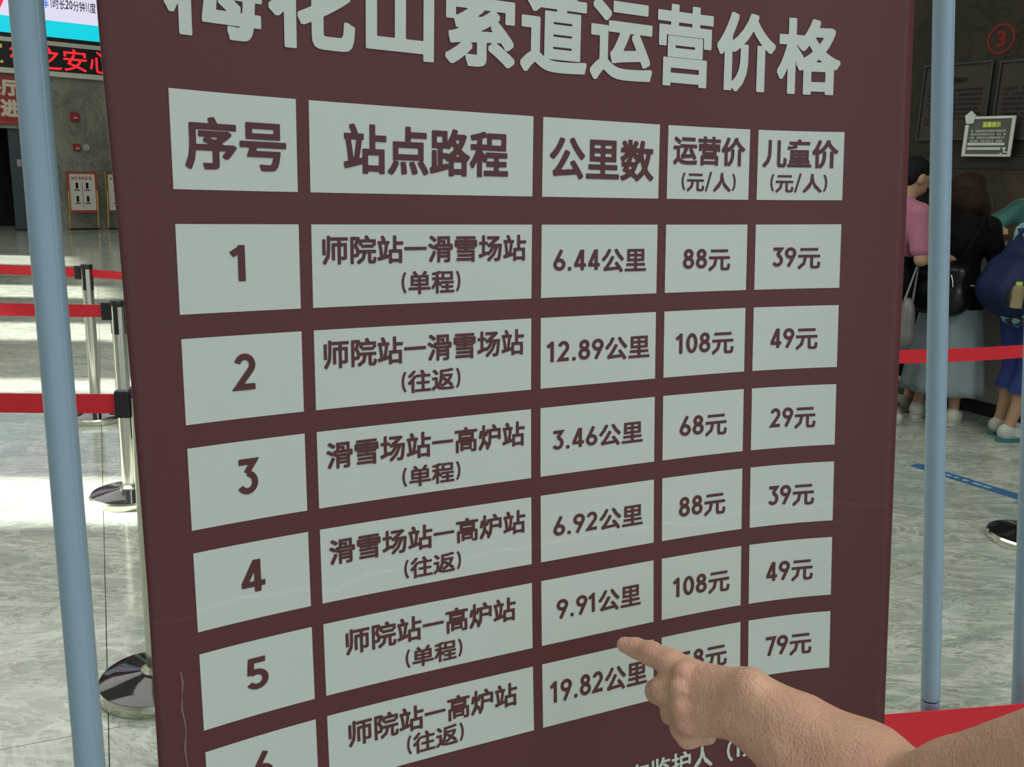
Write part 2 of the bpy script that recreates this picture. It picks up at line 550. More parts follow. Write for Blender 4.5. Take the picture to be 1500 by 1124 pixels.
def shape2d(key, vs, fs, N, bold, iso):
    """one clean flat outline: the glyph grown by bold (square corners kept), traced on a grid of N cells per em"""
    if key in _shape:
        return _shape[key]
    P = np.array(vs, float)
    lo = P.min(0) - bold - iso - 3.0 / N
    n = np.ceil((P.max(0) + bold + iso + 3.0 / N - lo) * N).astype(int) + 1
    gx = lo[0] + np.arange(n[0]) / N
    gy = lo[1] + np.arange(n[1]) / N
    X, Y = np.meshgrid(gx, gy, indexing='ij')
    D = np.full(X.shape, 9.0)
    ins = np.zeros(X.shape, bool)
    cnt = {}
    for q in fs:
        for a, b in zip(q, q[1:] + q[:1]):
            cnt[(min(a, b), max(a, b))] = cnt.get((min(a, b), max(a, b)), 0) + 1
        for t in range(1, len(q) - 1):
            A, B, C = P[q[0]], P[q[t]], P[q[t + 1]]
            i0 = np.maximum(((np.minimum(np.minimum(A, B), C) - lo) * N).astype(int) - 1, 0)
            i1 = ((np.maximum(np.maximum(A, B), C) - lo) * N).astype(int) + 2
            x, y = X[i0[0]:i1[0], i0[1]:i1[1]], Y[i0[0]:i1[0], i0[1]:i1[1]]
            c = [(v[0] - u[0]) * (y - u[1]) - (v[1] - u[1]) * (x - u[0]) for u, v in ((A, B), (B, C), (C, A))]
            ins[i0[0]:i1[0], i0[1]:i1[1]] |= ((c[0] >= 0) & (c[1] >= 0) & (c[2] >= 0)) | ((c[0] <= 0) & (c[1] <= 0) & (c[2] <= 0))
    for (a, b), k in cnt.items():
        if k > 1:
            continue
        A, B = P[a], P[b]
        ab = B - A
        L2 = ab @ ab
        if L2 < 1e-12:
            continue
        t = np.clip(((X - A[0]) * ab[0] + (Y - A[1]) * ab[1]) / L2, 0, 1)
        D = np.minimum(D, np.hypot(X - A[0] - t * ab[0], Y - A[1] - t * ab[1]))
    D = np.where(ins, -D, D)
    s_ = int(round(bold * 0.6 * N))
    rest = bold - s_ / N + iso
    for ax in (0, 1):
        D0 = D.copy()
        for k in range(1, s_ + 1):
            for sg in (-k, k):
                D = np.minimum(D, np.roll(D0, sg, ax))
    F = D - rest
    F[np.abs(F) < 1e-6] = -1e-6
    neg = F < 0
    V, Q, ids = [], [], {}

    def vert(k, p):
        if k not in ids:
            ids[k] = len(V)
            V.append(p)
        return ids[k]
    for j in range(n[1] - 1):
        run = None
        for i in range(n[0] - 1):
            c4 = ((i, j), (i + 1, j), (i + 1, j + 1), (i, j + 1))
            m = [neg[c] for c in c4]
            full = all(m)
            if run is not None and (not full or i - run >= 6):
                Q.append((vert((run, j), (gx[run], gy[j])), vert((i, j), (gx[i], gy[j])), vert((i, j + 1), (gx[i], gy[j + 1])), vert((run, j + 1), (gx[run], gy[j + 1]))))
                run = None
            if full:
                if run is None:
                    run = i
                continue
            if not any(m):
                continue
            poly = []
            for a in range(4):
                p, q = c4[a], c4[(a + 1) % 4]
                if m[a]:
                    poly.append(vert(p, (gx[p[0]], gy[p[1]])))
                if m[a] != m[(a + 1) % 4]:
                    t = F[p] / (F[p] - F[q])
                    e = (min(p, q), max(p, q))
                    poly.append(vert(e, (gx[p[0]] + t * (gx[q[0]] - gx[p[0]]), gy[p[1]] + t * (gy[q[1]] - gy[p[1]]))))
            Q.append(tuple(poly))
    _shape[key] = (np.array(V), Q)
    return _shape[key]


def text2d(s, bold=0.024, wd=0.165, res=2, N=56):
    """the string as flat faces in em units, left to right"""
    V, F = [], []
    x = 0.0
    m = 0
    for ch in s:
        if ch in STROKES:
            w, st = STROKES[ch]
            thin = {'(': 0.115, ')': 0.115, '/': 0.12, '—': 0.135}.get(ch, wd)
            vs, fs = [], []
            for k in st:
                a, b = stroke(k, thin)
                fs += [tuple(i + len(vs) for i in q) for q in b]
                vs += [(p[0] * 0.8 + 0.03, p[1] * 0.8 + 0.02) for p in a]
            vs, fs = shape2d((ch, thin, N), vs, fs, N, 0.0, 0.004)
            adv = (w + 0.09) * 0.8
        else:
            vs, fs = glyph(ch, res)
            if bold:
                vs, fs = shape2d((ch, bold, N), vs, fs, N, bold, 0.0)
            adv = 1.0
        V.append(np.array(vs) + np.array([x, 0.0]))
        F += [tuple(i + m for i in q) for q in fs]
        m += len(vs)
        x += adv
    return np.concatenate(V), F


def fit_box(V, box):
    """stretch the ink of V onto box = (x0, x1, y0 bottom, y1 top)"""
    lo, hi = V.min(0), V.max(0)
    W = (V - lo) / np.maximum(hi - lo, 1e-9)
    return np.stack([box[0] + W[:, 0] * (box[1] - box[0]), box[2] + W[:, 1] * (box[3] - box[2])], 1)


def wall_text(s, o, ax, az, box, m, parent, name='lettering', bold=0.028, off=0.0, nrm=None, cond=None):
    V, F = text2d(s, bold)
    V = fit_box(V, box)
    o, ax, az = (np.array(q, float) for q in (o, ax, az))
    n = np.array(nrm, float) * off if nrm is not None else 0
    return mesh(name, [o + ax * p[0] + az * p[1] + n for p in V], F, m, parent)


def text_rows(o, ax, az, x0, x1, z0, dz, rows, h, m, parent, nrm, off, lens=None, seed=1):
    """lines of print too small to read: one little block per character"""
    rd = random.Random(seed)
    g = Geo()
    o, ax, az, nrm = (np.array(q, float) for q in (o, ax, az, nrm))
    for i in range(rows):
        z = z0 - dz * i
        xe = x1 if not lens else x0 + (x1 - x0) * lens[i % len(lens)]
        x = x0
        while x < xe - h:
            w = h * rd.uniform(0.6, 0.9)
            if rd.random() > 0.1:
                for (a, b, c, e) in ((0, 1, 0, 0.28), (0, 1, 0.72, 1.0), (0.35, 0.65, 0.28, 0.72)) if rd.random() > 0.5 else ((0, 0.3, 0, 1), (0.7, 1, 0, 1), (0.3, 0.7, 0.35, 0.65)):
                    q = [(x + a * w, z + c * h), (x + b * w, z + c * h), (x + b * w, z + e * h), (x + a * w, z + e * h)]
                    g.add([o + ax * p[0] + az * p[1] + nrm * off for p in q], [(0, 1, 2, 3)])
            x += h * 1.12
    return tag(g.build('small_print', m, parent), kind='stuff')


# ------------------------------------------------------------------ organic surfaces (smooth union of round cones and ellipsoids)
def sdf_mesh(name, prims, step, k, m, parent=None, cut=None):
    """prims: ('c', a, b, ra, rb) round cone, ('e', centre, radii, 3x3 axes or None)."""
    lo = np.full(3, 1e9); hi = -lo
    for p in prims:
        if p[0] == 'c':
            q = np.array([p[1], p[2]], float); rr = max(p[3], p[4])
        else:
            q = np.array([p[1]], float); rr = max(p[2])
        lo = np.minimum(lo, q.min(0) - rr - 3 * step - 2 * k)
        hi = np.maximum(hi, q.max(0) + rr + 3 * step + 2 * k)
    n = np.ceil((hi - lo) / step).astype(int) + 1
    acc = np.zeros(n, np.float32)
    axs = [(lo[i] + step * np.arange(n[i])).astype(np.float32) for i in range(3)]
    for p in prims:
        kk = p[5] if p[0] == 'c' and len(p) > 5 else k
        if p[0] == 'c':
            a, b = np.array(p[1], float), np.array(p[2], float)
            q0, q1 = np.minimum(a, b) - max(p[3], p[4]), np.maximum(a, b) + max(p[3], p[4])
        else:
            c = np.array(p[1], float)
            q0, q1 = c - max(p[2]), c + max(p[2])
        i0 = np.maximum(np.floor((q0 - 5 * k - lo) / step).astype(int), 0)
        i1 = np.minimum(np.ceil((q1 + 5 * k - lo) / step).astype(int) + 1, n)
        X, Y, Z = np.meshgrid(*[axs[i][i0[i]:i1[i]] for i in range(3)], indexing='ij', sparse=True)
        if p[0] == 'c':
            ab = b - a
            L2 = max(ab @ ab, 1e-12)
            t = np.clip(((X - a[0]) * ab[0] + (Y - a[1]) * ab[1] + (Z - a[2]) * ab[2]) / L2, 0, 1)
            D = np.sqrt((X - a[0] - t * ab[0]) ** 2 + (Y - a[1] - t * ab[1]) ** 2 + (Z - a[2] - t * ab[2]) ** 2) - (p[3] + (p[4] - p[3]) * t)
        else:
            A = np.eye(3) if p[3] is None else np.array(p[3], float)
            rr = p[2]
            s = 0
            g = 0
            for j in range(3):
                u = ((X - c[0]) * A[j][0] + (Y - c[1]) * A[j][1] + (Z - c[2]) * A[j][2]) / rr[j]
                s = s + u * u
                g = g + (u / rr[j]) ** 2
            s = np.sqrt(s)
            D = s * (s - 1.0) / np.maximum(np.sqrt(g), 1e-6)
        acc[i0[0]:i1[0], i0[1]:i1[1], i0[2]:i1[2]] += np.exp(np.clip(-D / k, -40, 40)).astype(np.float32)
    fld = -k * np.log(acc + 1e-12)
    ins = fld < 0
    vid = -np.ones(tuple(n - 1), np.int64)
    C = [fld[i:n[0] - 1 + i, j:n[1] - 1 + j, l:n[2] - 1 + l] for i in (0, 1) for j in (0, 1) for l in (0, 1)]
    S = [c < 0 for c in C]
    cnt = sum(s.astype(np.int8) for s in S)
    act = (cnt > 0) & (cnt < 8)
    idx = np.argwhere(act)
    vid[act] = np.arange(len(idx))
    vals = np.stack([c[act] for c in C], 1)
    off = np.array([(i, j, l) for i in (0, 1) for j in (0, 1) for l in (0, 1)], float)
    num = np.zeros((len(idx), 3)); den = np.zeros(len(idx))
    for a in range(8):
        for b in range(a + 1, 8):
            if np.abs(off[a] - off[b]).sum() == 1:
                va, vb = vals[:, a], vals[:, b]
                cr = (va < 0) != (vb < 0)
                t = np.where(cr, va / np.where(cr, va - vb, 1), 0)
                num += cr[:, None] * (off[a] + t[:, None] * (off[b] - off[a]))
                den += cr
    P = lo + step * (idx + num / den[:, None])
    faces = []
    for ax in range(3):
        o1, o2 = [(1, 2), (2, 0), (0, 1)][ax]
        sl0 = [slice(None)] * 3; sl1 = [slice(None)] * 3
        sl0[ax] = slice(0, -1); sl1[ax] = slice(1, None)
        a, b = ins[tuple(sl0)], ins[tuple(sl1)]
        e = np.argwhere(a != b)
        e = e[(e[:, o1] > 0) & (e[:, o2] > 0) & (e[:, o1] < n[o1] - 1) & (e[:, o2] < n[o2] - 1)]
        fl = a[tuple(e.T)]
        q = []
        for d1, d2 in ((1, 1), (0, 1), (0, 0), (1, 0)):
            c = e.copy(); c[:, o1] -= d1; c[:, o2] -= d2
            q.append(vid[tuple(c.T)])
        q = np.stack(q, 1)
        q[~fl] = q[~fl][:, ::-1]
        faces.append(q)
    faces = np.concatenate(faces)
    me = bpy.data.meshes.new(name)
    me.vertices.add(len(P)); me.vertices.foreach_set('co', P.astype(np.float32).ravel())
    me.loops.add(faces.size); me.loops.foreach_set('vertex_index', faces.astype(np.int32).ravel())
    me.polygons.add(len(faces)); me.polygons.foreach_set('loop_start', np.arange(0, faces.size, 4, dtype=np.int32))
    me.update(calc_edges=True)
    me.validate()
    if cut is not None:
        bm = bmesh.new()
        bm.from_mesh(me)
        bmesh.ops.bisect_plane(bm, geom=bm.verts[:] + bm.edges[:] + bm.faces[:], plane_co=(0, 0, cut), plane_no=(0, 0, -1), clear_outer=True)
        bm.to_mesh(me)
        bm.free()
    me.materials.append(m)
    return link(name, me, parent, smooth=True)


# ================================================================== the room
def frame(ang_vec):
    a = np.array([ang_vec[0], ang_vec[1], 0.0])
    a /= np.linalg.norm(a)
    return a


UP = np.array([0, 0, 1.0])
# floor: big polished slabs on a screed
tag(Geo().box((0, 0, 0), (1, 0, 0), (0, 1, 0), UP, (-32, 26), (-4, 44), (-0.12, -0.0115)).build('floor', MT['grout']), kind='structure')
FL = bpy.data.objects['floor']
ta = math.radians(24)
ea, eb = np.array([math.cos(ta), math.sin(ta), 0]), np.array([-math.sin(ta), math.cos(ta), 0])
TS = 2.08
tile_me = None
far = Geo()
for i in range(-16, 14):
    for j in range(-3, 20):
        o = ea * (-0.066 + TS * i) + eb * (2.60 - TS + TS * j)
        c = o + (ea + eb) * TS / 2
        if not (-25 < c[0] < 17 and -3 < c[1] < 34):
            continue
        if c[1] < 15 and abs(c[0]) < 11:
            if tile_me is None:
                t_ = Geo().box((0, 0, 0), ea, eb, UP, (0.0013, TS - 0.0013), (0.0013, TS - 0.0013), (-0.011, 0), 0.0008)
                t = t_.build('floor_tile', MT['floor'])
                tile_me = t.data
                t.location = o
                t.parent = FL
            else:
                t = bpy.data.objects.new('floor_tile', tile_me)
                COL.objects.link(t)
                t.location = o
                t.parent = FL
        else:
            far.box(o, ea, eb, UP, (0.002, TS - 0.002), (0.002, TS - 0.002), (-0.011, 0))
tag(far.build('distant_floor_tiles', MT['floor'], FL), kind='stuff')

# walls
WA = frame((0.766, 0.643)); WO = np.array([-9.44, 19.69, 0]); WN = np.array([WA[1], -WA[0], 0])          # back wall, faces the hall
RA = frame((-0.515, 0.857)); RO = np.array([3.33, 6.25, 0]); RN = -np.array([RA[1], -RA[0], 0])          # ticket wall
RX = -RA                                                                                               # its left-to-right
LO = np.array([-6.5, 2.0, 0]); LN = -RN


def cross(o1, a1, o2, a2):
    k = np.linalg.solve(np.array([[a1[0], -a2[0]], [a1[1], -a2[1]]]), (o2 - o1)[:2])
    return k


kR = cross(WO, WA, RO, RA)
kL = cross(WO, WA, LO, RA)
CH = 7.0
g = Geo()
D0, D1, DH = -2.6, -0.98, 2.02          # dark passage in the back wall
g.box(WO, WA, -WN, UP, (D1 + 0.26, kR[0]), (0, 0.3), (0, CH))
g.box(WO, WA, -WN, UP, (kL[0], D0), (0, 0.3), (0, CH))
g.box(WO, WA, -WN, UP, (D0, D1 + 0.26), (0, 0.3), (DH, CH))
tag(g.build('wall_back', MT['wall_grey']), kind='structure')
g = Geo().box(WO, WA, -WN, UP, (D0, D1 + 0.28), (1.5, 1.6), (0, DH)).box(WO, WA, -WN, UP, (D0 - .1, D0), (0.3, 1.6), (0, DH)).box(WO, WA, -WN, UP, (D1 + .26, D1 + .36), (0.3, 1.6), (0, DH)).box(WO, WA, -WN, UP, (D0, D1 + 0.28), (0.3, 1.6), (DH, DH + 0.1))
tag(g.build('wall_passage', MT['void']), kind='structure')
dr = tag(Geo().box(WO, WA, -WN, UP, (D1, D1 + 0.27), (0.05, 0.10), (0.03, DH - 0.0), 0.004).build('door_1', MT['door_blue']), kind='structure')
Geo().box(WO, WA, WN, UP, (-0.86, -0.78), (-0.05, -0.044), (1.28, 1.42), 0.003).build('door_plate', MT['alarm_white'], dr)

# unseen left wall, its tall openings shaped to throw sun bands on the floor
ops = [(1.49, 2.27), (4.14, 4.69), (6.22, 7.27), (9.0, 10.2), (12.5, 14)]
OPH = 4.0
g = Geo()
s0 = -8.0
for i, (a, b) in enumerate(ops):
    g.box(LO, RA, LN * -1, UP, (s0, a), (0, 0.25), (0, CH))
    g.box(LO, RA, LN * -1, UP, (a, b), (0, 0.25), (OPH, CH))
    s0 = b
g.box(LO, RA, LN * -1, UP, (s0, kL[1]), (0, 0.25), (0, CH))
tag(g.build('wall_left', MT['white_wall']), kind='structure')
for i, (a, b) in enumerate(ops):
    w = Geo().box(LO, RA, LN * -1, UP, (a, a + 0.04), (0.08, 0.16), (0, OPH)).box(LO, RA, LN * -1, UP, (b - 0.04, b), (0.08, 0.16), (0, OPH)).box(LO, RA, LN * -1, UP, (a, b), (0.08, 0.16), (OPH - 0.04, OPH))
    tag(w.build('unseen_window_%d' % (i + 1), MT['frame_beige']), kind='structure')
tag(Geo().box(LO, RA, RN * -1, UP, (-8, kL[1] + 1), (0.0, 18), (CH, CH + 0.2)).build('ceiling', MT['ceiling']), kind='structure')

# ticket wall: counter below, opening, beam, dark veined panel above in place of glass; tan stone room behind the opening
SN, SF = -8.0, kR[1]
tag(Geo().box(RO, RA, -RN, UP, (SN, SF), (0.0, 0.12), (1.78, CH)).build('wall_right', MT['wall_dark']), kind='structure')
tag(Geo().box(RO, RA, -RN, UP, (SN, SF), (-0.02, 0.14), (1.69, 1.775), 0.004).box(RO, RA, -RN, UP, (SN, SF), (-0.025, 0.0), (1.775, 1.785)).build('beam', MT['beam']), kind='structure')
tag(Geo().box(RO, RA, -RN, UP, (SN, SF), (1.8, 1.9), (0, 1.78)).build('wall_ticket_office', MT['wall_tan']), kind='structure')
ct = empty('service_counter', RO, 'long grey ticket counter with a dark toe kick under the dark wall', 'counter')
for k in range(9):
    a = -3.2 + 1.25 * k
    Geo().box(RO, RA, -RN, UP, (a + 0.003, a + 1.247), (0.0, 0.03), (0.11, 1.14), 0.003).build('front_panel', MT['counter'], ct)
Geo().box(RO, RA, -RN, UP, (-3.2, 8.05), (0.05, 0.5), (0, 0.11)).build('toe_kick', MT['black'], ct)
Geo().box(RO, RA, -RN, UP, (-3.2, 8.05), (0.031, 0.5), (0.11, 1.14)).build('carcass', MT['counter'], ct)
Geo().box(RO, RA, -RN, UP, (-3.25, 8.1), (-0.05, 0.6), (1.142, 1.185), 0.006).build('counter_top', MT['counter_top'], ct)


def rp(s, off=0.0):
    return RO + RN * off


# framed notices (s measured to the right along the wall from RO)
def framed(x0, x1, z0, z1, label, title, seed):
    t = empty('framed_notice', RO + RX * x0 + UP * z0, label, 'notice', 'black framed notices on the dark stone wall')
    g = Geo()
    w = 0.014
    for q in ((x0, x1, z0, z0 + w), (x0, x1, z1 - w, z1), (x0, x0 + w, z0 + w, z1 - w), (x1 - w, x1, z0 + w, z1 - w)):
        g.box(RO, RX, RN, UP, (q[0], q[1]), (0.0, 0.018), (q[2], q[3]), 0.002)
    g.build('frame', MT['black'], t)
    sh = Geo().box(RO, RX, RN, UP, (x0 + w, x1 - w), (0.0, 0.006), (z0 + w, z1 - w)).build('sheet', MT['notice'], t)
    cx = (x0 + x1) / 2
    wall_text(title, RO, RX, UP, (cx - 0.085, cx + 0.085, z1 - 0.135, z1 - 0.095), MT['notice_ink'], sh, off=0.008, nrm=RN)
    text_rows(RO, RX, UP, x0 + 0.05, x1 - 0.05, z1 - 0.19, 0.032, 8, 0.018, MT['notice_ink'], sh, RN, 0.008, seed=seed, lens=[1, 1, 1, 1, 0.97, 1, 1, 0.4])


framed(-0.87, -0.345, 1.88, 2.40, 'black framed notice on the dark wall nearer the grey pole, partly behind it', '温馨提示', 3)
framed(-0.30, 0.225, 1.88, 2.39, 'black framed notice on the dark wall to the right of the other framed notice', '购票须知', 5)
# number 3 in a ring
t = empty('number_decal', RO + RX * -0.32 + UP * 2.53, 'red ringed number 3 on the dark wall above the framed notices', 'sign')
g = Geo()
cx, cz, ro, ri = -0.325, 2.53, 0.098, 0.082
NN = 48
vs = []
for k in range(NN):
    a = 2 * math.pi * k / NN
    vs += [RO + RX * (cx + ro * math.cos(a)) + UP * (cz + ro * math.sin(a)) + RN * 0.004, RO + RX * (cx + ri * math.cos(a)) + UP * (cz + ri * math.sin(a)) + RN * 0.004]
g.add(vs, [(2 * k, 2 * k + 1, (2 * k + 3) % (2 * NN), (2 * k + 2) % (2 * NN)) for k in range(NN)])
g.build('ring', MT['red_decal'], t)
_st3 = STROKES.pop('3')
wall_text('3', RO, RX, UP, (cx - 0.034, cx + 0.034, cz - 0.052, cz + 0.052), MT['red_decal'], t, off=0.004, nrm=RN)
STROKES['3'] = _st3
# white bordered notice with a pentagon corner
t = empty('notice_board', RO + RX * -0.32 + UP * 1.9, 'small black notice with white border and yellow heading above the ticket counter', 'notice')
bo = 0.05
X0, X1, Z0, Z1 = -0.46, -0.11, 1.775, 2.03
Geo().box(RO, RX, RN, UP, (X0, X1), (bo, bo + 0.006), (Z0, Z1), 0.002).build('backing', MT['sticker_dark'], t)
g = Geo()
for q in ((X0, X1, Z0 - 0.004, Z0 + 0.012), (X0 + 0.06, X1, Z1 - 0.014, Z1 + 0.004), (X0, X0 + 0.026, Z0, Z1 - 0.05), (X1 - 0.02, X1 + 0.002, Z0, Z1)):
    g.box(RO, RX, RN, UP, (q[0], q[1]), (bo, bo + 0.012), (q[2], q[3]), 0.003)
g.build('border', MT['sticker_white'], t)
vs = []
for dz in (bo + 0.004, bo + 0.016):
    for k in range(5):
        a = math.pi / 2 + 2 * math.pi * k / 5
        vs.append(RO + RX * (X0 + 0.032 + 0.042 * math.cos(a)) + UP * (Z1 - 0.005 + 0.046 * math.sin(a)) + RN * dz)
Geo().add(vs, [(4, 3, 2, 1, 0), (5, 6, 7, 8, 9)] + [(k, (k + 1) % 5, 5 + (k + 1) % 5, 5 + k) for k in range(5)]).build('pentagon_badge', MT['sticker_white'], t)
wall_text('温馨提示', RO, RX, UP, (-0.335, -0.205, 1.962, 1.998), MT['yellow'], t, off=bo + 0.008, nrm=RN, bold=0.04)
text_rows(RO, RX, UP, -0.41, -0.15, 1.932, 0.022, 5, 0.014, MT['sticker_white'], t, RN, bo + 0.008, seed=9, lens=[1, 1, 1, 1, 0.18])
for z in (1.845, 1.815):
    Geo().box(RO, RX, RN, UP, (-0.425, -0.16 if z > 1.83 else -0.185), (bo + 0.006, bo + 0.009), (z, z + 0.017)).build('white_bar', MT['sticker_white'], t)
g = Geo()
for (a, b, c, e) in ((-0.175, -0.145, 1.822, 1.832), (-0.165, -0.15, 1.806, 1.822), (-0.16, -0.135, 1.796, 1.806), (-0.185, -0.17, 1.79, 1.796)):
    g.box(RO, RX, RN, UP, (a, b), (bo + 0.006, bo + 0.009), (c, e), 0.001)
g.build('corner_motif', MT['sticker_white'], t)
for xx in (-0.40, -0.21):
    Geo().box(RO, RX, RN, UP, (xx, xx + 0.04), (0.001, bo), (1.80, 1.82)).build('bracket', MT['black'], t)

# ------------------------------------------------------------------ back wall: screens, red banner, alarms
t = empty('video_screen', WO + UP * 3.8, 'big pale lit screen with black text over a cyan band high on the wall', 'screen')
Geo().box(WO, WA, WN, UP, (-3.5, 2.6), (0.0, 0.14), (3.76, 6.4), 0.01).build('housing', MT['black'], t)
pn = Geo().box(WO, WA, WN, UP, (-3.4, 2.5), (0.14, 0.15), (4.13, 6.3)).build('lit_panel', MT['screen_pale'], t)
Geo().box(WO, WA, WN, UP, (-3.4, 2.5), (0.14, 0.151), (3.82, 4.129)).build('cyan_band', MT['screen_cyan'], t)
wall_text('(时长20分钟)(度', WO, WA, UP, (-0.05, 0.80, 4.36, 4.56), MT['screen_ink'], pn, off=0.152, nrm=WN, bold=0.012)
wall_text('车', WO, WA, UP, (-0.21, -0.09, 4.36, 4.56), MT['screen_blue'], pn, off=0.152, nrm=WN, bold=0.04)
wall_text('09', WO, WA, UP, (-1.22, -0.87, 4.26, 4.56), MT['screen_red'], pn, off=0.152, nrm=WN)
t = empty('ticker_display', WO + UP * 3.1, 'black strip display with flowing red characters under the pale screen', 'screen')
Geo().box(WO, WA, WN, UP, (-3.5, 2.6), (0.0, 0.10), (3.07, 3.75), 0.01).build('housing', MT['frame_beige'], t)
pn = Geo().box(WO, WA, WN, UP, (-3.4, 2.5), (0.10, 0.105), (3.17, 3.66)).build('led_panel', MT['black'], t)
for s, b in (('行', (-0.86, -0.46)), ('之', (-0.36, 0.08)), ('安', (0.12, 0.57)), ('心', (0.62, 1.06)), ('出', (-1.9, -1.5))):
    wall_text(s, WO, WA, UP, (b[0], b[1], 3.20, 3.63), MT['led_red'], pn, off=0.107, nrm=WN, bold=0.008)
wall_text('88', WO, WA, UP, (-1.10, -0.98, 3.53, 3.60), MT['led_yellow'], pn, off=0.107, nrm=WN)
wall_text('26', WO, WA, UP, (-1.10, -0.98, 3.25, 3.31), MT['led_yellow'], pn, off=0.107, nrm=WN)
t = empty('door_banner', WO + WA * -1.2 + UP * 2.2, 'red banner with cream characters hung over the dark passage', 'sign')
Geo().box(WO, WA, WN, UP, (-2.5, -0.69), (0.02, 0.05), (2.14, 3.03), 0.006).build('cloth', MT['banner_red'], t)
Geo().box(WO, WA, WN, UP, (-2.5, -0.69), (0.0, 0.06), (2.10, 2.15), 0.006).build('hem_bar', MT['red_frame'], t)
wall_text('餐厅', WO, WA, UP, (-1.38, -0.72, 2.64, 2.96), MT['cream'], t, off=0.053, nrm=WN, bold=0.05)
wall_text('进', WO, WA, UP, (-1.09, -0.76, 2.24, 2.57), MT['cream'], t, off=0.053, nrm=WN, bold=0.05)
for z, w, lb in ((2.31, 0.17, 'upper red fire alarm box on the grey stone wall'), (1.70, 0.14, 'lower red fire alarm box beside a pale disc on the stone wall')):
    t = empty('fire_alarm', WO + WA * 0.28 + UP * z, lb, 'alarm', 'red fire alarms on the wall')
    Geo().box(WO, WA, WN, UP, (0.28 - w / 2, 0.28 + w / 2), (0, 0.05), (z - w / 2, z + w / 2), 0.008).build('housing', MT['alarm_red'], t)
    Geo().box(WO, WA, WN, UP, (0.25, 0.33), (0.05, 0.06), (z - 0.04, z), 0.003).build('lens', MT['alarm_white'], t)
g = Geo().tube([WO + WA * 0.46 + UP * 1.7, WO + WA * 0.46 + UP * 1.7 + WN * 0.05], 0.07, 20)
tag(g.build('wall_speaker', MT['alarm_white'], None, True), 'small pale round disc on the wall beside the lower alarm', 'speaker')


def gold_stand(x0, x1, label, fr, seed):
    b = WO + WN * 0.35
    t = empty('poster_stand', b + WA * x0, label, 'poster stand', 'gilt poster stands against the grey wall')
    z0, z1 = 0.38, 1.22
    w = 0.05
    g = Geo()
    for q in ((x0, x1, z0, z0 + w), (x0, x1, z1 - w, z1), (x0, x0 + w, z0 + w, z1 - w), (x1 - w, x1, z0 + w, z1 - w)):
        g.box(b, WA, WN, UP, (q[0], q[1]), (0, 0.03), (q[2], q[3]), 0.006)
    g.build('frame', fr, t)
    pp = Geo().box(b, WA, WN, UP, (x0 + w, x1 - w), (0.0, 0.015), (z0 + w, z1 - w)).build('poster', MT['paper'], t)
    cx = (x0 + x1) / 2
    text_rows(b, WA, UP, x0 + 0.1, x1 - 0.1, z1 - 0.17, 0.2, 1, 0.06, MT['banner_red'], pp, WN, 0.017, seed=seed)
    g = Geo()
    for cc in (x0 + 0.2, x1 - 0.2):
        for zz in (z1 - 0.35, z1 - 0.62):
            g.box(b, WA, WN, UP, (cc - 0.03, cc + 0.02), (0.015, 0.018), (zz, zz + 0.12))
            g.box(b, WA, WN, UP, (cc - 0.06, cc + 0.05), (0.015, 0.018), (zz - 0.04, zz - 0.02))
    g.box(b, WA, WN, UP, (cx - 0.004, cx + 0.004), (0.015, 0.018), (z0 + 0.1, z1 - 0.22))
    g.build('printed_figures', MT['notice_ink'], pp)
    for x in (x0 + 0.02, x1 - 0.02):
        Geo().tube([b + WA * x + UP * 0.0 + WN * -0.01, b + WA * x + UP * 0.9 + WN * -0.01], 0.016, 10).build('leg', MT['gold'], t, True)
        g = Geo().tube([b + WA * x + UP * (z0 - 0.02) + WN * 0.02, b + WA * x + UP * (z0 + 0.45) + WN * 0.045], 0.02, 10)
        g.build('side_bracket', MT['gold'], t, True)
    Geo().tube([b + WA * x0 + UP * 0.04, b + WA * x1 + UP * 0.04], 0.022, 10).build('bottom_rail', MT['black'], t, True)


gold_stand(-0.06, 0.54, 'gilt poster stand with a red frame and four small pictures, by the back wall', MT['red_frame'], 2)
gold_stand(0.70, 1.32, 'gilt poster stand with a yellow frame partly hidden by the price banner', MT['gold'], 4)


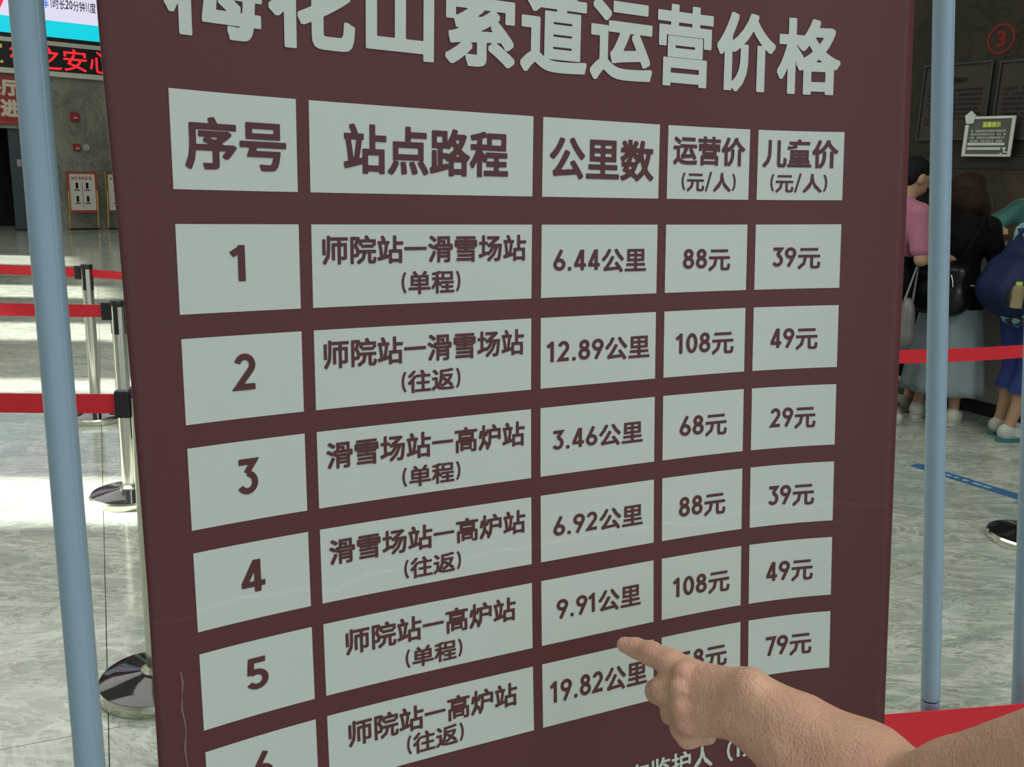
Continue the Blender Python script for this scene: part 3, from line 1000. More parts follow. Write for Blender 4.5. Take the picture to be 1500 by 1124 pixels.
# ================================================================== queue stanchions
def stanchion(c, label, belt_to=None, zb=(0.873, 0.930), face=None, clip=True, belt_from=None):
    t = empty('belt_stanchion', (c[0], c[1], 0), label, 'stanchion', 'steel belt stanchions with red belts')
    C0 = (c[0], c[1], 0)
    Geo().lathe(C0, [(0.176, 0.0), (0.179, 0.004), (0.179, 0.028), (0.172, 0.036)], 64).build('base_rim', MT['steel'], t, True)
    Geo().lathe(C0, [(0.171, 0.030), (0.171, 0.037), (0.13, 0.048), (0.05, 0.058), (0.045, 0.06)], 64).build('base_cover', MT['black_gloss'], t, True)
    Geo().lathe(C0, [(0.048, 0.058), (0.048, 0.066), (0.036, 0.074), (0.0315, 0.078)], 32).build('collar', MT['steel'], t, True)
    Geo().lathe(C0, [(0.0315, 0.074), (0.0315, 0.925)], 32).build('tube', MT['steel'], t, True)
    hd = Geo().lathe(C0, [(0.033, 0.925), (0.0345, 0.93), (0.0345, 0.945), (0.030, 0.953)], 32).build('head', MT['black'], t, True)
    u = np.array([belt_to[0] - c[0], belt_to[1] - c[1], 0]) if belt_to is not None else np.array([-1.0, 0, 0])
    u /= np.linalg.norm(u)
    n = np.array([-u[1], u[0], 0])
    for k, sgn in enumerate((u, n, -u, -n)):
        tt = np.cross(UP, sgn)
        Geo().box(C0, tt, sgn, UP, (-0.010, 0.010), (0.024, 0.0335), (0.80, 0.925), 0.002).build('belt_slot', MT['black'], t)
    if belt_to is not None:
        Geo().box(C0, n, u, UP, (-0.014, 0.014), (0.030, 0.074), (zb[0] - 0.012, zb[1] + 0.012), 0.006).build('belt_clip', MT['black'], t)
        L = math.hypot(belt_to[0] - c[0], belt_to[1] - c[1])
        N = 24
        vs = []
        for i in range(N + 1):
            x = 0.055 + (L - 0.055) * i / N
            sag = -0.01 * 4 * (i / N) * (1 - i / N)
            w = 0.0012 * math.sin(i * 0.9)
            for zz in (zb[0], zb[1]):
                for th in (-0.0007, 0.0007):
                    vs.append(np.array(C0) + u * x + n * (th + w) + UP * (zz + sag))
        fs = []
        for i in range(N):
            a = 4 * i
            b = a + 4
            fs += [(a, b, b + 2, a + 2), (a + 1, a + 3, b + 3, b + 1), (a, a + 1, b + 1, b), (a + 2, b + 2, b + 3, a + 3)]
        fs += [(0, 2, 3, 1), (4 * N, 4 * N + 1, 4 * N + 3, 4 * N + 2)]
        mesh('belt', vs, fs, MT['belt'], t)
    return t


def belt_end(c, px, py, ext):
    q = at_z(px, py, 0.905)
    u = q[:2] - np.array(c)
    return np.array(c) + u / np.linalg.norm(u) * ext


cA, cB, cC = (-2.555, 5.52), (-1.80, 4.17), (-1.06, 2.575)
stanchion(cA, 'farthest steel stanchion on the left, its whole base and tube in view', belt_end(cA, 0, 392, 2.2))
stanchion(cB, 'middle steel stanchion with bright red belt, its right side behind the banner', belt_end(cB, 0, 450, 2.2))
stanchion(cC, 'nearest steel stanchion at the banner edge, red reflected on its black base', belt_end(cC, 0, 586, 2.2))
# belt leaving stanchion A to the right, to a post behind the banner
cA2 = (-1.55, 5.40)
tA = stanchion(cA2, 'steel stanchion hidden behind the price banner, belt running to the farthest post', cA, zb=(0.878, 0.925))
cD, cE = (1.345, 3.66), (2.40, 4.02)
stanchion(cE, 'steel stanchion at the right edge beyond the grey pole, black base showing', cD)
stanchion(cD, 'steel stanchion mostly behind the banner, base edge showing past its right side')
q1, q2 = at_z(1295, 1044, 0.930), at_z(1482, 1026, 0.930)
u = (q2 - q1)[:2] / np.linalg.norm((q2 - q1)[:2])
cF = q1[:2] - u * 0.30
stanchion(tuple(cF), 'steel stanchion right behind the price banner holding the lowest red belt', tuple(q1[:2] + u * 2.0))

# blue tape on the floor
t0, t1 = at_z(1339, 681, 0), at_z(1500, 731, 0)
u = t1 - t0
u /= np.linalg.norm(u)
n = np.cross(UP, u)
tp = empty('floor_tape', t0, 'blue guide strip with faint white marks stuck on the floor', 'floor tape')
Geo().box(t0, u, n, UP, (0, 1.5), (-0.045, 0.045), (0.0005, 0.002)).build('strip', MT['blue_tape'], tp)
g = Geo()
for x, w in ((0.20, 0.03), (0.25, 0.02), (0.30, 0.03), (0.36, 0.05), (0.42, 0.04), (0.62, 0.06), (0.70, 0.04), (0.9, 0.05)):
    g.box(t0, u, n, UP, (x, x + w), (-0.016, 0.014), (0.002, 0.0026))
g.build('tape_marks', MT['tape_ink'], tp)


# ================================================================== price banner
S = 0.93
def rotm(a, b, c):
    Rx = np.array([[1, 0, 0], [0, math.cos(a), -math.sin(a)], [0, math.sin(a), math.cos(a)]])
    Ry = np.array([[math.cos(b), 0, math.sin(b)], [0, 1, 0], [-math.sin(b), 0, math.cos(b)]])
    Rz = np.array([[math.cos(c), -math.sin(c), 0], [math.sin(c), math.cos(c), 0], [0, 0, 1]])
    return Rz @ Ry @ Rx


PR = M @ rotm(0.17331, -0.45953, -0.08494)            # banner axes in the world: across, down, away
PO = M @ np.array([0.06368, 0.05884, 1.0]) * S + EYE
KW = [-0.0348, -0.147, -1.2452, -0.0516, 0.002, -0.108, 0.0629, 0.1346, 0.1053, -0.6233]


def SP(U, V, off=0.0):
    """point of the curled sheet at print coordinates U (across), V (down); off lifts it towards the viewer"""
    U = np.asarray(U, float); V = np.asarray(V, float)
    v = np.clip(V, -0.5, 0.6)
    W = sum(k * q for k, q in zip(KW, [U**2, U**3, U**4, v**2, v**3, U*v, U*U*v, U**3*v, U*v*v, U**5]))
    loc = np.stack([U, V, W - off], -1) * S
    return loc @ PR.T + PO


base_z = 0
st = empty('price_banner_stand', (PO[0], PO[1], 0), 'maroon price banner with pale table cells hung between two blue-grey poles', 'banner')


def grid_mesh(name, u0, u1, v0, v1, nu, nv, off, m, parent, back=None):
    us = np.linspace(u0, u1, nu + 1); vs_ = np.linspace(v0, v1, nv + 1)
    UU, VV = np.meshgrid(us, vs_)
    if back is not None:          # the cut edges of the sheet are not quite straight
        eL = np.interp(VV, [-0.6, -0.389, -0.361, -0.22, -0.099, 0, 0.09, 0.25, 0.5], [-0.447, -0.4445, -0.444, -0.4396, -0.4373, -0.436, -0.4354, -0.4366, -0.438])
        eR = np.interp(VV, [-0.5, -0.225, 0.013, 0.386], [0.4218, 0.4225, 0.4206, 0.419])
        UU = eL + (eR - eL) * (UU - u0) / (u1 - u0)
    P = SP(UU.ravel(), VV.ravel(), off)
    F = [(j * (nu + 1) + i, (j + 1) * (nu + 1) + i, (j + 1) * (nu + 1) + i + 1, j * (nu + 1) + i + 1) for j in range(nv) for i in range(nu)]
    uvs = np.stack([UU.ravel(), VV.ravel()], 1)
    if back is None:
        return mesh(name, P, F, m, parent, True, uvs)
    n = len(P)
    P2 = SP(UU.ravel(), VV.ravel(), off - 0.0012)
    F2 = [tuple(reversed([i + n for i in f_])) for f_ in F]
    rim = [j * (nu + 1) for j in range(nv + 1)] + [nv * (nu + 1) + i for i in range(1, nu + 1)] + [j * (nu + 1) + nu for j in range(nv - 1, -1, -1)] + [i for i in range(nu - 1, 0, -1)]
    F3 = [(rim[(k + 1) % len(rim)], rim[k], rim[k] + n, rim[(k + 1) % len(rim)] + n) for k in range(len(rim))]
    o = mesh(name, np.concatenate([P, P2]), F + F2 + F3, [m, back], parent, False, np.concatenate([uvs, uvs]))
    mi = [0] * len(F) + [1] * (len(F2) + len(F3))
    o.data.polygons.foreach_set('material_index', mi)
    o.data.polygons.foreach_set('use_smooth', [True] * (len(F) + len(F2)) + [False] * len(F3))
    return o


sheet = grid_mesh('banner_sheet', -0.4395, 0.4212, -0.72, 1.12, 84, 110, 0.0, MT['sheet'], st, MT['poster_white'])
CU = [(-0.3954, -0.29), (-0.2784, -0.0491), (-0.0377, 0.1079), (0.1193, 0.23), (0.2414, 0.3513)]
CV = [(-0.3325, -0.2546)] + [(-0.2267 + 0.09525 * i, -0.1521 + 0.09508 * i) for i in range(6)]
for rI, (v0, v1) in enumerate(CV):
    for cI, (u0, u1) in enumerate(CU):
        grid_mesh('table_cell', u0, u1, v0, v1, max(4, int((u1 - u0) / 0.012)), 5, 0.0004, MT['cell'], sheet)


def print_text(s, u0, u1, v0, v1, m, bold=0.028, wd=0.165, res=2, N=56, name='lettering'):
    V, F = text2d(s, bold, wd, res, N)
    V = fit_box(V, (u0, u1, v1, v0))
    mesh(name, SP(V[:, 0], V[:, 1], 0.0010), [tuple(reversed(q)) for q in F], m, sheet)


TX = [('序号', -0.3849, -0.2995, -0.3128, -0.2710), ('站点路程', -0.247, -0.0774, -0.3156, -0.272), ('公里数', -0.0294, 0.1006, -0.315, -0.2722),
      ('运营价', 0.1265, 0.2238, -0.3227, -0.2911), ('(元/人)', 0.1386, 0.212, -0.2848, -0.2629), ('儿童价', 0.2478, 0.3443, -0.3234, -0.2908), ('(元/人)', 0.2591, 0.3322, -0.2854, -0.263),
      ('1', -0.3521, -0.3386, -0.2092, -0.1782), ('师院站—滑雪场站', -0.2686, -0.056, -0.2168, -0.1906), ('(单程)', -0.1914, -0.1295, -0.1829, -0.1607), ('6.44公里', -0.0236, 0.0934, -0.2017, -0.1764), ('88元', 0.1428, 0.2072, -0.2, -0.1748), ('39元', 0.2648, 0.3268, -0.2004, -0.1748),
      ('2', -0.3544, -0.3332, -0.1151, -0.0824), ('师院站—滑雪场站', -0.2696, -0.0578, -0.1215, -0.0946), ('(往返)', -0.1926, -0.1298, -0.087, -0.0646), ('12.89公里', -0.031, 0.0998, -0.1065, -0.0813), ('108元', 0.1348, 0.2145, -0.1056, -0.0793), ('49元', 0.2648, 0.3263, -0.1058, -0.0794),
      ('3', -0.3531, -0.3334, -0.0198, 0.0133), ('滑雪场站—高炉站', -0.2697, -0.0569, -0.0248, 0.0016), ('(单程)', -0.1936, -0.1307, 0.009, 0.0304), ('3.46公里', -0.0232, 0.092, -0.0111, 0.0137), ('68元', 0.142, 0.2072, -0.0111, 0.0158), ('29元', 0.2653, 0.3264, -0.0107, 0.0159),
      ('4', -0.3546, -0.3324, 0.0761, 0.1072), ('滑雪场站—高炉站', -0.2701, -0.0565, 0.0708, 0.0966), ('(往返)', -0.1936, -0.1314, 0.1039, 0.1256), ('6.92公里', -0.0226, 0.0928, 0.0844, 0.1094), ('88元', 0.1422, 0.2068, 0.0844, 0.1112), ('39元', 0.2663, 0.327, 0.0844, 0.1116),
      ('5', -0.3541, -0.3336, 0.1713, 0.2026), ('师院站—高炉站', -0.2568, -0.069, 0.1652, 0.192), ('(单程)', -0.1947, -0.1318, 0.1992, 0.221), ('9.91公里', -0.0191, 0.0903, 0.1786, 0.2042), ('108元', 0.1342, 0.2138, 0.1804, 0.2073), ('49元', 0.2652, 0.3275, 0.1794, 0.2068),
      ('6', -0.3545, -0.3336, 0.2655, 0.2964), ('师院站—高炉站', -0.2576, -0.069, 0.2616, 0.2889), ('(往返)', -0.1962, -0.1325, 0.2921, 0.3152), ('19.82公里', -0.0288, 0.0984, 0.2718, 0.3007), ('158元', 0.1306, 0.2107, 0.2727, 0.3001), ('79元', 0.2656, 0.3276, 0.2742, 0.3022)]
for q in TX:
    big = q[0] in ('序号', '站点路程', '公里数', '运营价', '儿童价')
    print_text(*q, MT['ink'], bold=0.027 if big else 0.023, res=3 if big else 2, N=80 if big else 56)
# heading and the footnote
hw = 0.0824
for k, ch in enumerate('梅花山索道运营价格'):
    V, F = text2d(ch, 0.029, res=4, N=130)
    V = (V - np.array([0.5, 0])) * 0.0845
    P = np.stack([-0.3630 + hw * k + 0.0065 + V[:, 0] * 0.94, -0.3827 - V[:, 1]], 1)
    mesh('heading_character', SP(P[:, 0], P[:, 1], 0.0010), [tuple(reversed(q)) for q in F], MT['cell'], sheet)
V, F = text2d('须有监护人（1米以下）', 0.02)
V = V * 0.0290
P = np.stack([0.0415 + V[:, 0] * 1.03, 0.4225 - V[:, 1]], 1)
mesh('lettering', SP(P[:, 0], P[:, 1], 0.0010), [tuple(reversed(q)) for q in F], MT['cell'], sheet)
# pale scuff along the lower left edge
vs, fs = [], []
for i in range(26):
    v = 0.165 + i * 0.012
    c = -0.4125 + 0.0012 * math.sin(i * 1.7) + 0.0003 * i / 4
    w = 0.0006 + 0.0003 * math.sin(i * 2.3)
    vs += [SP(c - w, v, 0.0006), SP(c + w, v, 0.0006)]
fs = [(2 * i, 2 * i + 2, 2 * i + 3, 2 * i + 1) for i in range(25)]
mesh('pale_scuff', vs, fs, mat('scuff', (0.22, 0.15, 0.14), 0.7), sheet)


def pole_line(x0, y0, x1, y1, dz=0.0):
    """a pole in the banner's leaning plane, from its top to the floor"""
    nn = PR[:, 2]
    def hit(x, y):
        dd = M @ np.array([(x - 750) / FPX, (y - 562) / FPX, 1])
        return EYE + dd * (((PO - EYE) @ nn + dz) / (dd @ nn))
    a, b = hit(x0, y0), hit(x1, y1)
    dv = (a - b) / (a - b)[2]
    return a + dv * (2.06 - a[2]), a + dv * (0.02 - a[2]), dv


def make_pole(x0, y0, x1, y1, parent, joint, dz=0.0, name='pole'):
    a, b, dv = pole_line(x0, y0, x1, y1, dz)
    j = b + dv * (joint - 0.02)
    R0 = 0.0116
    g = Geo().tube([a, j + dv * 0.001], R0, 28)
    p = g.build(name, MT['pole'], parent, True)
    Geo().tube([j + dv * 0.001, j - dv * 0.0015], R0 * 0.9, 28).build('joint_gap', MT['black'], p, True)
    Geo().tube([j - dv * 0.0015, b], R0 * 1.03, 28).build('lower_tube', MT['pole'], p, True)
    # raised seam running down the pole
    w = np.cross(dv, PR[:, 2]); w /= np.linalg.norm(w)
    ff = -PR[:, 2] * 0.80 + w * -0.60
    ff /= np.linalg.norm(ff)
    Geo().tube([a + ff * (R0 - 0.0006), j + ff * (R0 - 0.0006)], 0.0016, 8).build('seam', MT['pole'], p, True)
    return a, b


def stand_bars(tops, parent):
    (a1, b1), (a2, b2) = tops
    Geo().tube([a1 - UP * 0.01, a2 - UP * 0.01], 0.010, 20).build('top_bar', MT['pole'], parent, True)
    for b in (b1, b2):
        s = PR[:, 2].copy(); s[2] = 0; s /= np.linalg.norm(s)
        Geo().tube([b + s * 0.28 - UP * 0.005, b - s * 0.28 - UP * 0.005], 0.0145, 20).build('foot', MT['pole'], parent, True)
        Geo().tube([b + UP * 0.0, b + UP * 0.05], 0.017, 20).build('foot_socket', MT['black'], parent, True)


L_ = make_pole(38, 0, 132, 1124, st, 0.90)
R_ = make_pole(1382, 0, 1361.5, 1080, st, 0.926)
stand_bars([L_, R_], st)
# clips that hang the sheet from the top bar, and a weight bar along its foot
for uu in (-0.38, -0.15, 0.12, 0.37):
    p = SP(uu, -0.715)
    kk = (uu + 0.44) / 0.86
    tb = L_[0] * (1 - kk) + R_[0] * kk - UP * 0.01
    Geo().tube([p, tb], 0.003, 8).build('hanging_hook', MT['steel'], st, True)

s2 = empty('neighbour_stand', (0.9, 1.25, 0), 'second blue-grey banner stand whose pole stands at the right edge', 'banner stand')
A2 = make_pole(1510, 600, 1494.5, 1030, s2, 0.874)
du = PR[:, 0] * 0.80 * S
A3 = (A2[0] + du, A2[1] + du)
g = Geo().tube([A3[0], A3[1]], 0.0116, 28)
g.build('pole', MT['pole'], s2, True)
stand_bars([A2, A3], s2)


# ================================================================== pointing arm
def H_(px, py, dep):
    return at(px, py, dep)


def C_(a, b, ra, rb):
    return ('c', H_(*a), H_(*b), ra, rb)


hand = []
# index finger, straight
hand += [C_((1010, 990, 0.868), (984, 972, 0.880), 0.0150, 0.0122), C_((984, 972, 0.880), (953, 958, 0.899), 0.0118, 0.0104),
         C_((953, 958, 0.899), (932, 950, 0.911), 0.0098, 0.0090), C_((932, 950, 0.911), (915, 945, 0.920), 0.0089, 0.0078)]
hand += [('e', H_(952, 955, 0.895), (0.0095, 0.0090, 0.0092), None)]
# middle finger folded: its middle joint sticks out below the index
hand += [C_((1004, 1010, 0.862), (972, 1010, 0.878), 0.0150, 0.0120), C_((972, 1010, 0.878), (963, 1013, 0.892), 0.0118, 0.0110),
         C_((963, 1013, 0.892), (985, 1030, 0.918), 0.0105, 0.0095), C_((985, 1030, 0.918), (1010, 1034, 0.912), 0.0095, 0.0085)]
# ring finger folded
hand += [C_((1006, 1036, 0.858), (990, 1040, 0.880), 0.0150, 0.0118), C_((990, 1040, 0.880), (985, 1046, 0.900), 0.0112, 0.0102),
         C_((985, 1046, 0.900), (1012, 1056, 0.905), 0.0100, 0.0088)]
# little finger folded
hand += [C_((1012, 1056, 0.856), (1000, 1068, 0.870), 0.0125, 0.0104), C_((1000, 1068, 0.870), (1007, 1082, 0.874), 0.0100, 0.0085),
         C_((1007, 1082, 0.874), (1038, 1080, 0.866), 0.0086, 0.0070)]
# back of the hand: four metacarpals fanning into the wrist, and the palm behind them
W1, W2 = (1092, 1018, 0.818), (1082, 1048, 0.822)
hand += [C_((1008, 990, 0.868), W1, 0.0150, 0.0205), C_((1004, 1010, 0.862), W1, 0.0150, 0.0200), C_((1006, 1036, 0.858), W2, 0.0150, 0.0195), C_((1012, 1058, 0.856), W2, 0.0130, 0.0185)]
hand += [C_((1030, 1000, 0.876), (1085, 1022, 0.835), 0.0160, 0.0200), C_((1025, 1045, 0.872), (1075, 1050, 0.835), 0.0150, 0.0180)]
# thumb tucked behind the palm
hand += [C_((1070, 1015, 0.850), (1030, 1000, 0.895), 0.0160, 0.0130), C_((1030, 1000, 0.895), (1000, 1012, 0.918), 0.0120, 0.0105), C_((1000, 1012, 0.918), (982, 1022, 0.925), 0.0105, 0.0090)]
# knuckles and tendons
for a in ((1000, 984, 0.855), (995, 1008, 0.850), (997, 1036, 0.847), (1004, 1060, 0.848)):
    hand.append(('e', H_(*a), (0.0090, 0.0090, 0.0090), None))
# wrist bone bump, forearm, elbow, upper arm
hand += [('e', H_(1100, 1008, 0.806), (0.017, 0.017, 0.017), None)]
hand += [C_(W1, (1175, 1072, 0.782), 0.0225, 0.0300), C_(W2, (1160, 1098, 0.782), 0.0215, 0.0300),
         C_((1175, 1072, 0.782), (1262, 1138, 0.745), 0.0300, 0.0440), C_((1160, 1098, 0.782), (1240, 1175, 0.745), 0.0300, 0.0430),
         C_((1262, 1138, 0.745), (1335, 1196, 0.700), 0.0440, 0.0430), C_((1240, 1175, 0.745), (1325, 1230, 0.70), 0.0430, 0.0420),
         C_((1335, 1200, 0.700), (1420, 1178, 0.650), 0.0420, 0.0440), C_((1420, 1178, 0.650), (1640, 1125, 0.55), 0.0440, 0.0470)]
FLUSH = [H_(952, 955, 0.890), H_(930, 949, 0.905), H_(1000, 984, 0.848), H_(965, 1012, 0.880), H_(997, 1036, 0.842), H_(1004, 1066, 0.848)]
arm = empty('person', H_(1335, 1220, 0.70), 'bare left arm of a person reaching in from the lower right, index finger pointing', 'person')
ao = sdf_mesh('arm', hand, 0.0017, 0.0023, MT['skin_hand'], arm)
co = np.zeros(len(ao.data.vertices) * 3, np.float32)
ao.data.vertices.foreach_get('co', co)
co = co.reshape(-1, 3)
fl_ = sum(np.exp(-(np.linalg.norm(co - np.array(q), axis=1) / (0.011 if i != 1 else 0.008)) ** 2) for i, q in enumerate(FLUSH))
at_ = ao.data.attributes.new('flush', 'FLOAT', 'POINT')
at_.data.foreach_set('value', np.clip(fl_, 0, 1).astype(np.float32))
wr = np.exp(-(np.linalg.norm(co - np.array(FLUSH[0]), axis=1) / 0.0095) ** 2) + 0.6 * np.exp(-(np.linalg.norm(co - np.array(FLUSH[1]), axis=1) / 0.006) ** 2)
at_ = ao.data.attributes.new('wrinkle', 'FLOAT', 'POINT')
at_.data.foreach_set('value', np.clip(wr, 0, 1).astype(np.float32))


# ================================================================== people at the counter
def person(px, py, label, yaw, height, cfg, base=None):
    """a standing figure whose feet are at the floor point seen at (px, py), facing yaw (degrees from +Y towards +X)"""
    b = at_z(px, py, 0.0) if base is None else np.array(base, float)
    y = math.radians(yaw)
    R = np.array([[math.cos(y), math.sin(y), 0], [-math.sin(y), math.cos(y), 0], [0, 0, 1]])
    k = height / 1.70

    def L(p):
        return b + R @ (np.array(p, float) * k)

    root = empty('person', b, label, 'person', 'people standing at the ticket counter')

    def cone(a, c, ra, rb):
        return ('c', L(a), L(c), ra * k, rb * k)

    def ell(c, rr):
        return ('e', L(c), [q * k for q in rr], R.T)
    J = dict(hipL=(-0.09, 0, 0.90), hipR=(0.09, 0, 0.90), kneeL=(-0.095, 0.03, 0.49), kneeR=(0.095, 0.03, 0.49), ankL=(-0.09, -0.02, 0.09), ankR=(0.09, -0.02, 0.09),
             waist=(0, 0.0, 1.05), chest=(0, 0.0, 1.28), neck=(0, -0.01, 1.44), head=(0, 0.03, 1.60),
             shL=(-0.175, -0.01, 1.38), shR=(0.175, -0.01, 1.38), elL=(-0.24, 0.02, 1.10), elR=(0.24, 0.02, 1.10), haL=(-0.2, 0.2, 1.02), haR=(0.2, 0.2, 1.02))
    J.update(cfg.get('J', {}))
    lean = np.array(cfg.get('lean', (0, 0)))
    for q in ('waist', 'chest', 'neck', 'head', 'shL', 'shR', 'elL', 'elR', 'haL', 'haR'):
        J[q] = tuple(np.array(J[q], float) + np.array([*(lean * (J[q][2] - 0.9)), 0]))
    g_ = cfg.get('girth', 1.0)
    pr = []
    for s in ('L', 'R'):
        pr += [cone(J['hip' + s], J['knee' + s], 0.085 * g_, 0.055), cone(J['knee' + s], tuple(np.array(J['knee' + s]) * 0.55 + np.array(J['ank' + s]) * 0.45 + np.array([0, -0.015, 0])), 0.050, 0.050),
               cone(tuple(np.array(J['knee' + s]) * 0.55 + np.array(J['ank' + s]) * 0.45), J['ank' + s], 0.048, 0.033),
               cone(J['ank' + s], (J['ank' + s][0], J['ank' + s][1] + 0.13, 0.04), 0.035, 0.03)]
        pr += [cone(J['sh' + s], J['el' + s], 0.050, 0.038), cone(J['el' + s], J['ha' + s], 0.036, 0.025)]
        ha, el = np.array(J['ha' + s], float), np.array(J['el' + s], float)
        dv = (ha - el) / max(np.linalg.norm(ha - el), 1e-6)
        side = np.cross(dv, [0, 0, 1]); side /= max(np.linalg.norm(side), 1e-6)
        pr.append(cone(ha, ha + dv * 0.07, 0.028, 0.026))
        for fi in range(4):
            o_ = ha + dv * 0.08 + side * (fi - 1.5) * 0.019
            pr.append(('c', L(o_), L(o_ + dv * (0.06, 0.068, 0.064, 0.05)[fi] + np.array([0, 0, -0.018])), 0.0085 * k, 0.007 * k))
        pr.append(('c', L(ha + dv * 0.03), L(ha + dv * 0.065 + side * (0.045 if s == 'L' else -0.045)), 0.011 * k, 0.008 * k))
    tr = [cone((-0.06, 0, 0.93), (0.06, 0, 0.93), 0.115 * g_, 0.115 * g_), cone((0, 0, 0.95), J['waist'], 0.12 * g_, 0.115 * g_), cone(J['waist'], J['chest'], 0.115 * g_, 0.125 * g_),
          cone(tuple(np.array(J['chest']) + np.array([-0.06, 0, 0.02])), tuple(np.array(J['chest']) + np.array([0.06, 0, 0.02])), 0.11 * g_, 0.11 * g_),
          cone(J['shL'], tuple(np.array(J['neck']) - np.array([0, 0, 0.02])), 0.05, 0.055), cone(J['shR'], tuple(np.array(J['neck']) - np.array([0, 0, 0.02])), 0.05, 0.055)]
    nk = [cone(tuple(np.array(J['neck']) - np.array([0, 0, 0.03])), tuple(np.array(J['head']) - np.array([0, 0.02, 0.05])), 0.052, 0.050)]
    # head, turned by hyaw
    hy = math.radians(cfg.get('head_yaw', 0))
    hp = math.radians(cfg.get('head_pitch', 0))
    Rh = np.array([[math.cos(hy), math.sin(hy), 0], [-math.sin(hy), math.cos(hy), 0], [0, 0, 1]]) @ np.array([[1, 0, 0], [0, math.cos(hp), math.sin(hp)], [0, -math.sin(hp), math.cos(hp)]])
    h0 = np.array(J['head'], float)

    def Hd(p):
        return tuple(h0 + Rh @ np.array(p, float))
    A_ = (R @ Rh).T

    def hel(c, rr):
        return ('e', L(Hd(c)), [q * k for q in rr], A_)
    hd = [hel((0, 0, 0.015), (0.074, 0.094, 0.098)), hel((0, 0.025, -0.05), (0.056, 0.068, 0.068)), cone(Hd((0, 0.088, 0.0)), Hd((0, 0.108, -0.028)), 0.010, 0.013),
          hel((0.077, -0.005, -0.012), (0.010, 0.022, 0.033)), hel((-0.077, -0.005, -0.012), (0.010, 0.022, 0.033)), cone(Hd((-0.02, 0.083, -0.065)), Hd((0.02, 0.083, -0.065)), 0.009, 0.009),
          cone(Hd((-0.045, 0.075, 0.028)), Hd((0.045, 0.075, 0.028)), 0.012, 0.012)]
    sdf_mesh('body', pr + tr + nk + hd, 0.0095, 0.007, MT['skin'], root)
    eg = Geo()
    for sx in (-0.03, 0.03):
        c = L(Hd((sx, 0.086, 0.008)))
        eg.tube([c, c + R @ Rh @ np.array([0, 0.006, 0])], [0.010 * k, 0.006 * k], 10)
    eg.build('eyes', MT['black'], root, True)
    # clothes
    top = cfg.get('top')
    if top:
        tt = [('c', p[1], p[2], p[3] + 0.014 * k, p[4] + 0.014 * k) for p in (tr[3:] if cfg.get('crop') else tr)]
        sl = cfg.get('sleeve', 0.75)
        for s in ('L', 'R'):
            a, c = np.array(J['sh' + s], float), np.array(J['el' + s], float)
            tt.append(cone(a, a + (c - a) * min(sl, 1), 0.066, 0.062))
            if sl > 1:
                w = np.array(J['ha' + s], float)
                tt.append(cone(c, c + (w - c) * (sl - 1), 0.055, 0.042))
        tt.append(cone(J['chest'], tuple(np.array(J['waist']) + np.array([0, 0.01, 0.08])), 0.13, 0.13) if cfg.get('crop') else cone((-0.07, 0, 0.90), (0.07, 0, 0.90), 0.135 * g_, 0.135 * g_))
        sdf_mesh(cfg.get('top_name', 'shirt'), tt, 0.010, 0.010, top, root)
    if cfg.get('pants'):
        tt = []
        for s in ('L', 'R'):
            kn, an = np.array(J['knee' + s], float), np.array(J['ank' + s], float)
            ln = cfg.get('pants_len', 0.97)
            tt += [cone(J['hip' + s], J['knee' + s], 0.108 * g_, 0.082), cone(kn, kn + (an - kn) * ln, 0.080, cfg.get('cuff', 0.068))]
        tt.append(cone((-0.06, 0, 0.94), (0.06, 0, 0.94), 0.128 * g_, 0.128 * g_))
        if cfg.get('crop'):
            tt.append(cone((0, 0, 0.95), J['waist'], 0.14, 0.142))
        sdf_mesh('trousers', tt, 0.010, 0.012, cfg['pants'], root, cut=cfg.get('hem'))
    if cfg.get('skirt'):
        z0_, z1_, r0_, r1_, m_ = cfg['skirt']
        N, NZ = 64, 14
        vs, fs = [], []
        for lay in (0, 1):
            for j in range(NZ + 1):
                t_ = j / NZ
                z = z1_ + (z0_ - z1_) * t_
                rr = r1_ + (r0_ - r1_) * (t_ ** 0.8)
                for i in range(N):
                    a = 2 * math.pi * i / N
                    fo = 1 + 0.045 * t_ * math.sin(9 * a) + 0.03 * t_ * math.sin(5 * a + 1)
                    q = rr * fo - lay * 0.006
                    vs.append(L((q * 1.12 * math.cos(a), q * 0.86 * math.sin(a), z)))
        n_ = N * (NZ + 1)
        for j in range(NZ):
            for i in range(N):
                a, c = j * N + i, j * N + (i + 1) % N
                fs.append((a, a + N, c + N, c))
                fs.append((n_ + a, n_ + c, n_ + c + N, n_ + a + N))
        for i in range(N):
            a, c = NZ * N + i, NZ * N + (i + 1) % N
            fs.append((a, a + n_, c + n_, c))
        mesh('skirt', vs, fs, m_, root, True)
    hair = cfg.get('hair')
    if hair:
        kind, hm = hair
        if kind == 'short':
            hh = [hel((0, -0.012, 0.040), (0.081, 0.096, 0.088)), hel((0, -0.045, 0.0), (0.074, 0.062, 0.075))]
        elif kind == 'bob':
            hh = [hel((0, -0.015, 0.035), (0.122, 0.120, 0.100)), hel((0, -0.045, -0.055), (0.158, 0.098, 0.115)), hel((-0.115, -0.01, -0.09), (0.050, 0.070, 0.085)), hel((0.115, -0.01, -0.09), (0.050, 0.070, 0.085)),
                  hel((0, -0.065, -0.14), (0.092, 0.045, 0.055)), hel((0.05, -0.07, -0.17), (0.03, 0.03, 0.03)), hel((-0.06, -0.06, -0.17), (0.03, 0.03, 0.03))]
        else:
            hh = [hel((0, -0.015, 0.035), (0.088, 0.103, 0.092)), hel((0, -0.06, -0.09), (0.080, 0.050, 0.17)), hel((0, -0.075, -0.2), (0.06, 0.035, 0.1))]
        sdf_mesh('hair', hh, 0.008, 0.008, hm, root)
